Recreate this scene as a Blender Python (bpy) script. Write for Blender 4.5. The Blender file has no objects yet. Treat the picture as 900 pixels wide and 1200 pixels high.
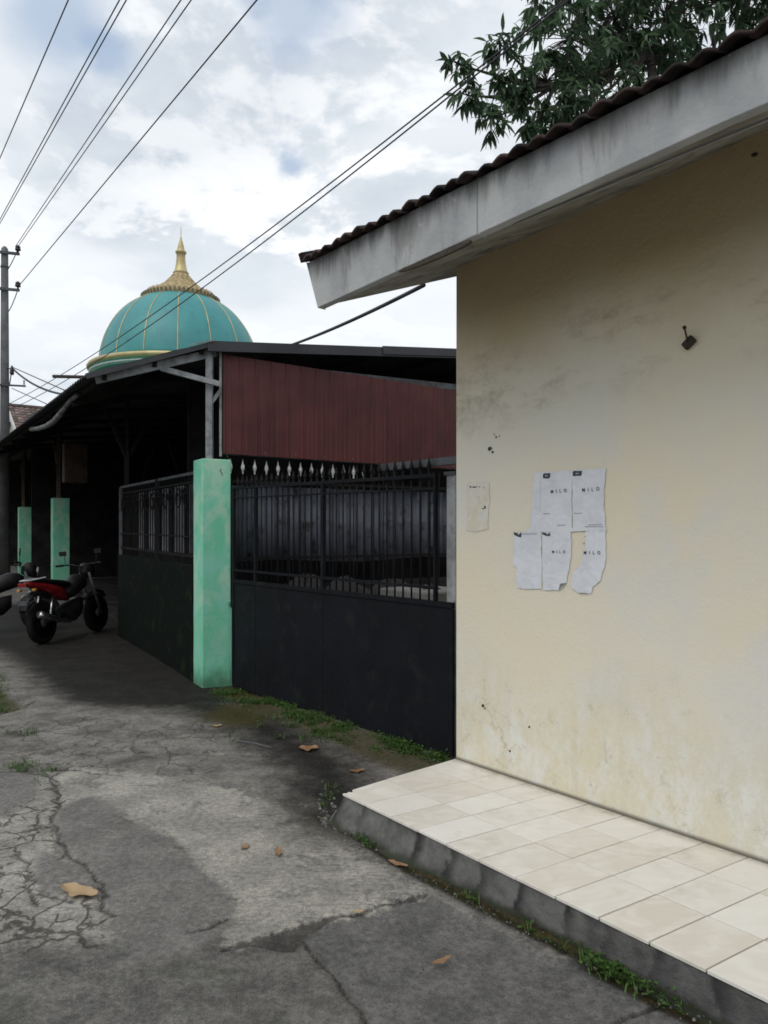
import bpy, bmesh, math, random
import numpy as np
from mathutils import Vector, Matrix, noise as mnoise
random.seed(7); np.random.seed(7)
R = math.radians
C = bpy.context.scene.collection
FPX, CX, HZ, EYE = 870.0, 450.0, 620.0, 1.5
N2 = (.772, .636); W2 = (.636, -.772)          # house: inward normal / along the wall (towards the viewer)
U2 = (-.517, .856); V2 = (.856, .517)          # shed building: along the street / into the plot

# ---------------------------------------------------------------- measuring helpers (survey of the place)
def at(px, py, Y): return Vector(((px-CX)/FPX*Y, Y, EYE+(HZ-py)/FPX*Y))
def gp(px, py, z=0.0):
    Y = (EYE-z)*FPX/(py-HZ); return Vector(((px-CX)/FPX*Y, Y, z))
def pl(px, py, c):                              # on the vertical plane n.P = c
    k = (px-CX)/FPX; return at(px, py, c/(N2[0]*k+N2[1]))
def so(s, o, z=0.0):                            # house coordinates: along wall s, behind wall o
    c = 3.102+o
    return Vector((s*W2[0]+c*N2[0], s*W2[1]+c*N2[1], z))
def uv(s, t, z=0.0, o=(-1.746, 7.13)):          # shed coordinates: along street s, inward t
    return Vector((o[0]+s*U2[0]+t*V2[0], o[1]+s*U2[1]+t*V2[1], z))

# ---------------------------------------------------------------- mesh builder
class MB:
    def __init__(s): s.v = []; s.f = []; s.sm = []; s.c = []
    def add(s, vs, fs, smooth=False, col=None):
        b = len(s.v); s.v += [tuple(v) for v in vs]
        for f in fs: s.f.append(tuple(i+b for i in f)); s.sm.append(smooth); s.c.append(col)
        return s
    def hexa(s, p, col=None):                   # 8 points: bottom 0-3, top 4-7
        return s.add(p, [(3,2,1,0),(4,5,6,7),(0,1,5,4),(1,2,6,5),(2,3,7,6),(3,0,4,7)], col=col)
    def box(s, c, size, ax=None, col=None):
        c = Vector(c); X, Y, Z = ax if ax else (Vector((1,0,0)), Vector((0,1,0)), Vector((0,0,1)))
        X = Vector(X)*size[0]/2; Y = Vector(Y)*size[1]/2; Z = Vector(Z)*size[2]/2
        return s.hexa([c-X-Y-Z, c+X-Y-Z, c+X+Y-Z, c-X+Y-Z, c-X-Y+Z, c+X-Y+Z, c+X+Y+Z, c-X+Y+Z], col)
    def bar(s, a, b, w, h=None, up=(0,0,1), col=None):
        a = Vector(a); b = Vector(b); h = h or w; d = b-a; L = d.length; d.normalize()
        y = Vector(up).cross(d)
        if y.length < 1e-4: y = Vector((1,0,0)).cross(d)
        y.normalize(); z = d.cross(y)
        return s.box((a+b)/2, (L, w, h), (d, y, z), col)
    def prism(s, poly, d, col=None):
        n = len(poly); d = Vector(d); P = [Vector(p) for p in poly]
        nrm = Vector((0,0,0))
        for i in range(n): nrm += P[i].cross(P[(i+1) % n])
        if nrm.dot(d) > 0: P.reverse()
        vs = P+[p+d for p in P]
        fs = [tuple(range(n)), tuple(range(2*n-1, n-1, -1))]
        fs += [(i, i+n, (i+1) % n+n, (i+1) % n) for i in range(n)]
        return s.add(vs, fs, col=col)
    def tube(s, pts, r, n=8, col=None, cap=True):
        pts = [Vector(p) for p in pts]; m = len(pts); rs = r if isinstance(r, (list, tuple)) else [r]*m
        vs = []; prev = None
        for i, p in enumerate(pts):
            d = (pts[min(i+1, m-1)]-pts[max(i-1, 0)]).normalized()
            if prev is None:
                a = Vector((0,0,1)) if abs(d.z) < .9 else Vector((1,0,0)); x = a.cross(d).normalized()
            else:
                x = prev-d*prev.dot(d); x.normalize()
            prev = x; y = d.cross(x)
            for k in range(n):
                t = 2*math.pi*k/n; vs.append(p+(x*math.cos(t)+y*math.sin(t))*rs[i])
        fs = [(i*n+k, i*n+(k+1) % n, (i+1)*n+(k+1) % n, (i+1)*n+k) for i in range(m-1) for k in range(n)]
        if cap: fs += [tuple(range(n-1, -1, -1)), tuple(range((m-1)*n, m*n))]
        return s.add(vs, fs, n > 5, col)
    def lathe(s, c, prof, n=32, axis=(0,0,1), smooth=True, col=None):
        c = Vector(c); Z = Vector(axis).normalized(); X = Z.orthogonal().normalized(); Y = Z.cross(X)
        vs = []; m = len(prof)
        for r, z in prof:
            for k in range(n):
                t = 2*math.pi*k/n; vs.append(c+Z*z+(X*math.cos(t)+Y*math.sin(t))*r)
        fs = [(i*n+k, i*n+(k+1) % n, (i+1)*n+(k+1) % n, (i+1)*n+k) for i in range(m-1) for k in range(n)]
        fs += [tuple(range(n-1, -1, -1)), tuple(range((m-1)*n, m*n))]
        return s.add(vs, fs, smooth, col)
    def grid(s, fn, nu, nv, smooth=True, col=None):
        vs = [fn(i/nu, j/nv) for j in range(nv+1) for i in range(nu+1)]
        fs = [(j*(nu+1)+i, j*(nu+1)+i+1, (j+1)*(nu+1)+i+1, (j+1)*(nu+1)+i) for j in range(nv) for i in range(nu)]
        return s.add(vs, fs, smooth, col)

def wloc(o):
    v = Vector((0,0,0))
    while o is not None: v += o.location; o = o.parent
    return v
def tag(o, label=None, cat=None, group=None, kind=None):
    if label: o['label'] = label
    if cat: o['category'] = cat
    if group: o['group'] = group
    if kind: o['kind'] = kind
    return o
def obj(name, mb, mat, parent=None, loc=None, bevel=0, solid=0, label=None):
    base = wloc(parent) if parent is not None else (Vector(loc) if loc is not None else Vector((0,0,0)))
    me = bpy.data.meshes.new(name)
    me.from_pydata([(v[0]-base.x, v[1]-base.y, v[2]-base.z) for v in mb.v], [], mb.f)
    me.polygons.foreach_set('use_smooth', mb.sm)
    if any(c is not None for c in mb.c):
        at_ = me.attributes.new('tint', 'FLOAT', 'FACE')
        at_.data.foreach_set('value', [0.5 if c is None else c for c in mb.c])
    me.materials.append(mat); me.update()
    o = bpy.data.objects.new(name, me); C.objects.link(o)
    if parent is not None: o.parent = parent
    else: o.location = base
    if bevel:
        m = o.modifiers.new('bevel', 'BEVEL'); m.width = bevel; m.segments = 2; m.limit_method = 'ANGLE'
    if solid:
        m = o.modifiers.new('solid', 'SOLIDIFY'); m.thickness = solid; m.offset = -1
    if label: o['label'] = label
    return o
def thing(name, loc, label, cat, group=None):
    o = bpy.data.objects.new(name, None); C.objects.link(o); o.location = loc; o.empty_display_size = .1
    return tag(o, label, cat, group)
def copy_tree(o, parent=None):
    c = o.copy(); C.objects.link(c); c.parent = parent
    for ch in [x for x in bpy.data.objects if x.parent == o]: copy_tree(ch, c)
    return c

# ---------------------------------------------------------------- material helpers
class NT:
    def __init__(s, nt): s.t = nt; s.n = nt.nodes; s.l = nt.links
    def new(s, t, **k):
        n = s.n.new(t)
        for a, b in k.items(): setattr(n, a, b)
        return n
    def put(s, sock, v):
        if isinstance(v, bpy.types.NodeSocket): s.l.new(v, sock)
        elif v is not None: sock.default_value = v if not (isinstance(v, tuple) and len(v) == 3 and sock.type == 'RGBA') else (*v, 1)
    def m(s, op, a, b=None, c=None, clamp=False):
        n = s.new('ShaderNodeMath', operation=op, use_clamp=clamp)
        for i, v in enumerate((a, b, c)):
            if v is not None: s.put(n.inputs[i], v)
        return n.outputs[0]
    def vm(s, op, a, b=None):
        n = s.new('ShaderNodeVectorMath', operation=op); s.put(n.inputs[0], a)
        if b is not None: s.put(n.inputs[1], b)
        return n.outputs[0]
    def noise(s, vec, scale, detail=5, rough=.55, dist=0, sc=None):
        if sc is not None:
            mp = s.new('ShaderNodeMapping'); s.put(mp.inputs['Vector'], vec); mp.inputs['Scale'].default_value = sc; vec = mp.outputs[0]
        n = s.new('ShaderNodeTexNoise'); s.put(n.inputs['Vector'], vec)
        n.inputs['Scale'].default_value = scale; n.inputs['Detail'].default_value = detail
        n.inputs['Roughness'].default_value = rough; n.inputs['Distortion'].default_value = dist
        return n.outputs['Fac']
    def vor(s, vec, scale, feature='DISTANCE_TO_EDGE', out='Distance'):
        n = s.new('ShaderNodeTexVoronoi', feature=feature); s.put(n.inputs['Vector'], vec); n.inputs['Scale'].default_value = scale
        return n.outputs[out]
    def ss(s, x, a, b, lo=0., hi=1.):
        n = s.new('ShaderNodeMapRange', interpolation_type='SMOOTHSTEP'); s.put(n.inputs['Value'], x)
        for k, v in zip(('From Min','From Max','To Min','To Max'), (a, b, lo, hi)): n.inputs[k].default_value = v
        return n.outputs[0]
    def mix(s, f, a, b, mode='MIX'):
        n = s.new('ShaderNodeMix', data_type='RGBA', blend_type=mode); s.put(n.inputs[0], f); s.put(n.inputs[6], a); s.put(n.inputs[7], b)
        return n.outputs[2]
    def attr(s, name): n = s.new('ShaderNodeAttribute'); n.attribute_name = name; return n.outputs['Fac']
    def bump(s, h, strength=.3, dist=.01, nrm=None):
        n = s.new('ShaderNodeBump'); s.put(n.inputs['Height'], h); n.inputs['Strength'].default_value = strength; n.inputs['Distance'].default_value = dist
        if nrm is not None: s.put(n.inputs['Normal'], nrm)
        return n.outputs[0]
def newmat(name):
    m = bpy.data.materials.new(name); m.use_nodes = True; t = NT(m.node_tree); b = t.n['Principled BSDF']
    return m, t, b
def wmat(name, c1, c2=None, scale=4, rough=.7, bump=.25, bscale=60, c3=None, metallic=0, spec=.5, lo=.4, hi=.62, tint=0):
    m, t, b = newmat(name)
    tc = t.new('ShaderNodeTexCoord').outputs['Object']
    col = t.mix(t.ss(t.noise(tc, scale, 7, .62), lo, hi), c1, c2 or tuple(x*.6 for x in c1))
    if c3: col = t.mix(t.ss(t.noise(t.vm('ADD', tc, (7, 3, 1)), scale*2.3, 8, .65), .52, .68), col, c3)
    if tint:
        g = t.m('MULTIPLY_ADD', t.attr('tint'), tint*2, 1-tint)
        cc = t.new('ShaderNodeCombineColor'); [t.put(cc.inputs[i], g) for i in range(3)]
        col = t.mix(1.0, col, cc.outputs[0], 'MULTIPLY')
    t.put(b.inputs['Base Color'], col)
    fine = t.noise(tc, bscale, 4)
    t.put(b.inputs['Roughness'], t.m('MULTIPLY_ADD', fine, .25, rough-.12))
    b.inputs['Metallic'].default_value = metallic; b.inputs['Specular IOR Level'].default_value = spec
    if bump: t.put(b.inputs['Normal'], t.bump(fine, bump, .006))
    return m
M = {}
M['navy'] = wmat('navy_gate_paint', (.0065,.0075,.011), (.005,.0055,.008), 2.5, .65, .2, 30, (.013,.013,.014), spec=.18)
M['iron'] = wmat('black_iron', (.009,.010,.012), (.015,.013,.012), 9, .7, .2, spec=.15)
M['whitepaint'] = wmat('white_paint', (.62,.63,.62), (.4,.4,.38), 30, .5, .1)
M['darkwood'] = wmat('old_dark_wood', (.024,.02,.018), (.012,.011,.011), 5, .8, .3, spec=.2)
M['darkwall'] = wmat('shade_dark_wall', (.035,.034,.033), (.016,.016,.017), 2, .9, .2, spec=.1)  # even dark albedo that carries the deep shade of the shed interior
M['steel'] = wmat('grey_steel', (.27,.29,.30), (.15,.16,.17), 8, .55, .1, spec=.4)
M['dimsteel'] = wmat('dim_steel', (.09,.1,.11), (.05,.05,.055), 8, .6, .1, spec=.3)
M['roofmetal'] = wmat('weathered_roof_sheet', (.03,.033,.038), (.014,.015,.018), 3, .7, .15, 20, (.05,.045,.04), spec=.3)
M['fasciametal'] = wmat('dark_eave_metal', (.03,.033,.04), (.02,.022,.027), 3, .5, .1, spec=.5)
M['gold'] = wmat('gold_paint', (.52,.44,.22), (.40,.33,.16), 1.5, .45, .05, 10, metallic=.25)
M['goldtile'] = wmat('gold_scales', (.42,.32,.16), (.26,.2,.1), 8, .6, .1, 10)
M['cable'] = wmat('black_cable', (.045,.043,.05), None, 5, .6, 0, spec=.3)
M['ceramic'] = wmat('brown_ceramic', (.03,.022,.025), None, 5, .3, 0)
M['pole'] = wmat('weathered_concrete_pole', (.15,.15,.155), (.1,.1,.105), 2, .85, .3)
M['greypost'] = wmat('grey_render', (.36,.37,.38), (.22,.22,.23), 6, .85, .3)
M['rubber'] = wmat('rubber', (.008,.008,.009), None, 9, .8, .2, spec=.2)
M['bikeblack'] = wmat('black_plastic', (.007,.007,.008), (.011,.011,.012), 9, .5, 0, spec=.25)
M['bikered'] = wmat('red_plastic', (.30,.012,.014), (.2,.008,.01), 9, .28, 0)
M['chrome'] = wmat('chrome', (.55,.55,.56), (.3,.3,.3), 20, .25, 0, metallic=1)
M['bikesilver'] = wmat('silver_plastic', (.5,.5,.52), None, 9, .3, 0)
M['lens'] = wmat('clear_lens', (.5,.5,.5), None, 9, .15, 0)
M['redlens'] = wmat('red_lens', (.25,.01,.01), None, 9, .15, 0)
M['amber'] = wmat('amber_lens', (.5,.25,.06), None, 5, .2, 0)
M['bark'] = wmat('bark', (.06,.05,.04), (.03,.026,.022), 9, .9, .5)
M['cream'] = wmat('cream_hall_wall', (.5,.48,.4), (.4,.38,.3), 1, .85, .1)
M['glass'] = wmat('dark_window_glass', (.03,.04,.045), None, 1, .15, 0)
M['rod'] = wmat('rusty_iron', (.03,.024,.018), (.05,.035,.02), 40, .8, .2)
M['ink'] = wmat('black_ink', (.03,.03,.035), (.12,.12,.13), 300, .8, 0, lo=.45, hi=.7)
M['greyink'] = wmat('grey_ink', (.2,.21,.24), None, 9, .8, 0)
M['soffit'] = wmat('stained_soffit', (.33,.32,.29), (.2,.19,.165), 3, .9, .2, 40, (.12,.11,.095))
M['palepipe'] = wmat('pale_plastic_pipe', (.2,.21,.22), (.1,.1,.1), 6, .6, 0)
M['clutter'] = wmat('dusty_clutter', (.014,.014,.015), (.008,.008,.008), 5, .85, .2)
M['curtain'] = wmat('pale_inner_panel', (.30,.31,.34), (.16,.17,.19), 3, .8, .1)
M['ledge'] = wmat('yard_concrete', (.22,.215,.2), (.13,.13,.12), 4, .9, .3)
M['inwood'] = wmat('brown_box', (.06,.035,.022), (.03,.02,.015), 6, .7, .2)

def mat_house_wall():
    m, t, b = newmat('aged_cream_wall_paint')
    P = t.new('ShaderNodeNewGeometry').outputs['Position']
    xyz = t.new('ShaderNodeSeparateXYZ'); t.put(xyz.inputs[0], P); z = xyz.outputs[2]
    along = t.m('ADD', t.m('MULTIPLY', xyz.outputs[0], W2[0]), t.m('MULTIPLY', xyz.outputs[1], W2[1]))
    col = t.mix(t.ss(t.noise(P, 1.1, 5, .5), .35, .65), (.71,.64,.485), (.69,.65,.545))
    # ochre weather stains plus painted eave shade at the wall top: dips towards the corner
    zz = t.m('ADD', z, t.m('MULTIPLY', t.m('SUBTRACT', t.noise(P, 1.6, 8, .65), .5), .9))
    zz = t.m('SUBTRACT', zz, t.m('MULTIPLY', t.m('ADD', along, 3.1), .10))
    top = t.ss(zz, 2.05, 2.85)
    col = t.mix(t.m('MULTIPLY', top, .85), col, (.50,.39,.22))
    # grey smudges just below the band
    band = t.m('MULTIPLY', t.ss(zz, 1.9, 2.25), t.ss(zz, 2.7, 2.35))
    sm = t.m('MULTIPLY', t.ss(t.noise(P, 2.2, 9, .72, 0, (.8, .8, 2.2)), .47, .62), t.ss(t.noise(P, 26, 7, .75), .40, .62, .35, 1))
    col = t.mix(t.m('MULTIPLY', t.m('MULTIPLY', band, sm), .48), col, (.22,.19,.125))
    # bleached grey-blue areas
    bl = t.ss(t.noise(t.vm('ADD', P, (3, 9, 2)), .9, 6, .6), .48, .62)
    col = t.mix(t.m('MULTIPLY', t.m('MULTIPLY', bl, t.ss(zz, 2.3, 1.6)), .75), col, (.63,.63,.61))
    # damp foot of the wall: pale salts and yellowish runs
    zf = t.m('ADD', z, t.m('MULTIPLY', t.m('SUBTRACT', t.noise(P, 3.2, 8, .7, 0, (1, 1, .55)), .5), .8))
    foot = t.ss(zf, .95, .35)
    mott = t.ss(t.noise(P, 6, 10, .8, 0, (1, 1, .6)), .42, .62)
    col = t.mix(t.m('MULTIPLY', foot, .55), col, (.60,.555,.40))
    col = t.mix(t.m('MULTIPLY', t.m('MULTIPLY', foot, mott), .85), col, (.70,.70,.66))
    gr = t.ss(t.noise(t.vm('ADD', P, (1, 2, 5)), 9, 10, .82), .54, .68)
    col = t.mix(t.m('MULTIPLY', t.m('MULTIPLY', gr, foot), .55), col, (.27,.25,.17))
    # vertical drip streaks
    st = t.ss(t.noise(P, 9, 5, .6, 0, (1, 1, .06)), .56, .72)
    col = t.mix(t.m('MULTIPLY', t.m('MULTIPLY', st, foot), .15), col, (.33,.28,.18))
    spk = t.ss(t.noise(P, 75, 3, .6), .73, .77)
    col = t.mix(t.m('MULTIPLY', spk, .4), col, (.15,.13,.09))
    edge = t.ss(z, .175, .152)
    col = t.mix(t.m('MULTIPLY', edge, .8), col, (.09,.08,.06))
    t.put(b.inputs['Base Color'], col)
    b.inputs['Roughness'].default_value = .85; b.inputs['Specular IOR Level'].default_value = .2
    hl = t.m('MULTIPLY', t.ss(t.vor(t.vm('ADD', P, t.noise(P, 3, 6, .7)), 1.3), .012, .0), t.ss(t.noise(P, 1.3, 3), .5, .6))
    hl = t.m('MULTIPLY', hl, foot)
    t.l.new(t.mix(t.m('MULTIPLY', hl, .35), col, (.2,.17,.11)), b.inputs['Base Color'])
    h = t.m('ADD', t.m('MULTIPLY', t.noise(P, 55, 5, .6), .45), t.m('ADD', t.m('MULTIPLY', t.noise(P, 5, 7, .65), 1.2), t.m('MULTIPLY', mott, t.m('MULTIPLY', foot, .25))))
    t.put(b.inputs['Normal'], t.bump(h, .35, .012))
    return m
M['housewall'] = mat_house_wall()

def mat_fascia():
    m, t, b = newmat('stained_concrete_fascia')
    P = t.new('ShaderNodeNewGeometry').outputs['Position']
    xyz = t.new('ShaderNodeSeparateXYZ'); t.put(xyz.inputs[0], P); z = xyz.outputs[2]
    col = t.mix(t.ss(t.noise(P, 3, 6), .4, .65), (.42,.43,.43), (.33,.34,.35))
    st = t.noise(P, 9, 6, .65, .3, (1, 1, .18))
    zz = t.m('ADD', z, t.m('MULTIPLY', t.m('SUBTRACT', st, .5), .45))
    col = t.mix(t.ss(zz, 2.84, 3.02, 0, .85), col, (.10,.095,.09))
    col = t.mix(t.m('MULTIPLY', t.ss(st, .56, .7), .5), col, (.2,.19,.18))
    col = t.mix(t.m('MULTIPLY', t.ss(t.noise(P, 22, 5, .7), .6, .7), .5), col, (.5,.5,.48))
    t.put(b.inputs['Base Color'], col); b.inputs['Roughness'].default_value = .9; b.inputs['Specular IOR Level'].default_value = .2
    t.put(b.inputs['Normal'], t.bump(t.noise(P, 40, 5, .6), .3, .01))
    return m
M['fascia'] = mat_fascia()

def mat_pillar():
    m, t, b = newmat('faded_mint_paint')
    P = t.new('ShaderNodeTexCoord').outputs['Object']
    xyz = t.new('ShaderNodeSeparateXYZ'); t.put(xyz.inputs[0], P); z = xyz.outputs[2]
    col = t.mix(t.ss(t.noise(P, 3, 5), .4, .6), (.17,.58,.38), (.24,.60,.46))
    pale = t.ss(t.noise(t.vm('ADD', P, (2, 5, 1)), 2.6, 8, .6, .5), .46, .60)
    midz = t.m('MULTIPLY', t.ss(z, .55, .95), 1.0)
    col = t.mix(t.m('MULTIPLY', pale, t.m('MULTIPLY_ADD', midz, .6, .25)), col, (.40,.64,.49))
    col = t.mix(t.m('MULTIPLY', t.ss(t.noise(P, 6, 8, .7), .58, .68), .15), col, (.50,.48,.40))
    dirt = t.m('MULTIPLY', t.ss(t.m('ADD', z, t.m('MULTIPLY', t.noise(P, 9, 6), .3)), .35, .1), .75)
    col = t.mix(dirt, col, (.05,.11,.06))
    col = t.mix(t.m('MULTIPLY', t.ss(t.noise(P, 40, 6, .7), .62, .7), .35), col, (.07,.13,.1))
    t.put(b.inputs['Base Color'], col); b.inputs['Roughness'].default_value = .8; b.inputs['Specular IOR Level'].default_value = .3
    t.put(b.inputs['Normal'], t.bump(t.m('ADD', t.noise(P, 35, 5, .6), t.noise(P, 5, 3)), .35, .01))
    return m
M['mint'] = mat_pillar()

def mat_tile():
    m, t, b = newmat('cream_floor_tile')
    P = t.new('ShaderNodeNewGeometry').outputs['Position']
    tn = t.attr('tint')
    off = t.new('ShaderNodeCombineXYZ'); t.put(off.inputs[0], t.m('MULTIPLY', tn, 31)); t.put(off.inputs[1], t.m('MULTIPLY', tn, 17))
    Q = t.vm('ADD', P, off.outputs[0])
    vein = t.ss(t.noise(Q, 5, 7, .6, 1.2, (1, 1.8, 1)), .4, .66)
    base = t.mix(tn, (.62,.58,.505), (.73,.71,.665))
    col = t.mix(t.m('MULTIPLY', vein, .45), base, (.79,.775,.74))
    col = t.mix(t.m('MULTIPLY', t.ss(t.noise(P, 3.5, 9, .75), .5, .70), .4), col, (.42,.38,.30))
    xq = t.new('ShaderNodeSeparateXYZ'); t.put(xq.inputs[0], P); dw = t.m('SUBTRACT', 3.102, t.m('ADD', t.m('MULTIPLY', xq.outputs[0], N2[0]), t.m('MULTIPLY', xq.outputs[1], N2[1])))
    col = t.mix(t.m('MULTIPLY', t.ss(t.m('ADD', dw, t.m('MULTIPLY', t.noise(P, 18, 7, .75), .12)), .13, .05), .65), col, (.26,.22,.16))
    col = t.mix(t.m('MULTIPLY', t.ss(t.noise(P, 60, 5, .7), .66, .74), .3), col, (.2,.18,.14))
    t.put(b.inputs['Base Color'], col)
    t.put(b.inputs['Roughness'], t.m('MULTIPLY_ADD', t.noise(P, 9, 5, .6), .35, .28))
    b.inputs['Specular IOR Level'].default_value = .4
    t.put(b.inputs['Normal'], t.bump(t.noise(P, 4, 3), .08, .01))
    return m
M['tile'] = mat_tile()

def mat_plinth():
    m, t, b = newmat('damp_dark_plinth')
    P = t.new('ShaderNodeNewGeometry').outputs['Position']
    xyz = t.new('ShaderNodeSeparateXYZ'); t.put(xyz.inputs[0], P)
    along = t.m('ADD', t.m('MULTIPLY', xyz.outputs[0], W2[0]), t.m('MULTIPLY', xyz.outputs[1], W2[1]))
    col = t.mix(t.ss(t.noise(P, 6, 8, .65), .38, .66), (.15,.148,.143), (.075,.074,.073))
    ph = t.m('FRACT', t.m('MULTIPLY', t.m('ADD', along, t.m('MULTIPLY', t.noise(P, 3, 6, .7), .22)), 5.0))
    run = t.m('MULTIPLY', t.ss(ph, .0, .12), t.ss(ph, .42, .12))
    col = t.mix(t.m('MULTIPLY', run, t.ss(t.noise(P, 2.5, 3), .4, .6, .3, .9)), col, (.018,.018,.019))
    col = t.mix(t.ss(t.m('ADD', xyz.outputs[2], t.m('MULTIPLY', t.noise(P, 14, 6), .06)), .07, .03), col, (.035,.04,.025))
    t.put(b.inputs['Base Color'], col); b.inputs['Roughness'].default_value = .85; b.inputs['Specular IOR Level'].default_value = .3
    t.put(b.inputs['Normal'], t.bump(t.m('ADD', t.noise(P, 28, 7, .7), t.noise(P, 6, 4)), .6, .02))
    return m
M['plinth'] = mat_plinth()

def mat_cladding():
    m, t, b = newmat('maroon_sheet')
    P = t.new('ShaderNodeTexCoord').outputs['Object']
    col = t.mix(t.ss(t.noise(P, 2, 6), .4, .62), (.105,.030,.029), (.075,.022,.022))
    col = t.mix(t.m('MULTIPLY', t.ss(t.noise(P, 12, 6, .6, 0, (1, 1, .08)), .52, .68), .5), col, (.045,.018,.018))
    t.put(b.inputs['Base Color'], col); b.inputs['Roughness'].default_value = .55; b.inputs['Specular IOR Level'].default_value = .35
    return m
M['maroon'] = mat_cladding()
M['bluesheet'] = wmat('blue_grey_sheet', (.15,.165,.21), (.10,.11,.14), 3, .5, .05, c3=(.035,.035,.04))
M['mosswall'] = wmat('mossy_low_wall', (.0035,.008,.006), (.006,.007,.006), 3, .9, .6, 30, (.012,.020,.010), spec=.1)
M['rooftile'] = wmat('clay_roof_tile', (.07,.045,.04), (.036,.031,.031), 9, .9, .5, 60, (.03,.028,.028), tint=.6, spec=.2)
M['fartile'] = wmat('far_clay_tile', (.15,.10,.085), (.07,.055,.05), 3, .85, .3, 20, (.22,.2,.19), tint=.4)

def mat_dome():
    m, t, b = newmat('teal_dome_paint')
    P = t.new('ShaderNodeTexCoord').outputs['Object']
    col = t.mix(t.ss(t.noise(P, .8, 6, .6), .35, .65), (.045,.26,.26), (.04,.22,.235))
    col = t.mix(t.m('MULTIPLY', t.ss(t.noise(P, 2.4, 7, .65), .54, .68), .4), col, (.03,.15,.17))
    col = t.mix(t.m('MULTIPLY', t.ss(t.noise(P, 3, 5, .6, 0, (1, 1, .15)), .55, .7), .3), col, (.09,.3,.29))
    t.put(b.inputs['Base Color'], col); b.inputs['Roughness'].default_value = .5
    return m
M['dome'] = mat_dome()
M['domegreen'] = wmat('green_ring', (.06,.30,.20), (.05,.24,.17), 2, .6, 0)

def mat_leaf(name, a, b_, trans=.25):
    m, t, b = newmat(name)
    tn = t.attr('tint'); t.put(b.inputs['Base Color'], t.mix(tn, a, b_))
    b.inputs['Roughness'].default_value = .45; b.inputs['Specular IOR Level'].default_value = .35
    tr = t.new('ShaderNodeBsdfTranslucent'); t.put(tr.inputs['Color'], t.mix(tn, tuple(x*1.2 for x in a), tuple(x*1.4 for x in b_)))
    mx = t.new('ShaderNodeMixShader'); mx.inputs[0].default_value = trans
    t.l.new(b.outputs[0], mx.inputs[1]); t.l.new(tr.outputs[0], mx.inputs[2]); t.l.new(mx.outputs[0], t.n['Material Output'].inputs[0])
    return m
M['leaf'] = mat_leaf('mango_leaf', (.028,.06,.032), (.12,.19,.10), .4)
M['grass'] = mat_leaf('weed_leaf', (.025,.06,.012), (.09,.17,.04))
M['deadleaf'] = mat_leaf('dead_leaf', (.20,.10,.05), (.42,.30,.17), .1)

def mat_paper():
    m, t, b = newmat('white_poster_paper')
    P = t.new('ShaderNodeNewGeometry').outputs['Position']
    col = t.mix(t.ss(t.noise(P, 8, 6, .6), .4, .65), (.66,.68,.72), (.60,.62,.66))
    col = t.mix(t.m('MULTIPLY', t.ss(t.noise(P, 40, 5, .7), .62, .72), .25), col, (.45,.44,.42))
    t.put(b.inputs['Base Color'], col); b.inputs['Roughness'].default_value = .7
    t.put(b.inputs['Normal'], t.bump(t.m('ADD', t.noise(P, 11, 4, .5, 1.0), t.m('MULTIPLY', t.vor(P, 16), .6)), .55, .012))
    return m
M['paper'] = mat_paper()
M['oldpaper'] = wmat('old_paper', (.64,.62,.57), (.62,.57,.46), 14, .8, .1, c3=(.58,.52,.40))

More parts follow.
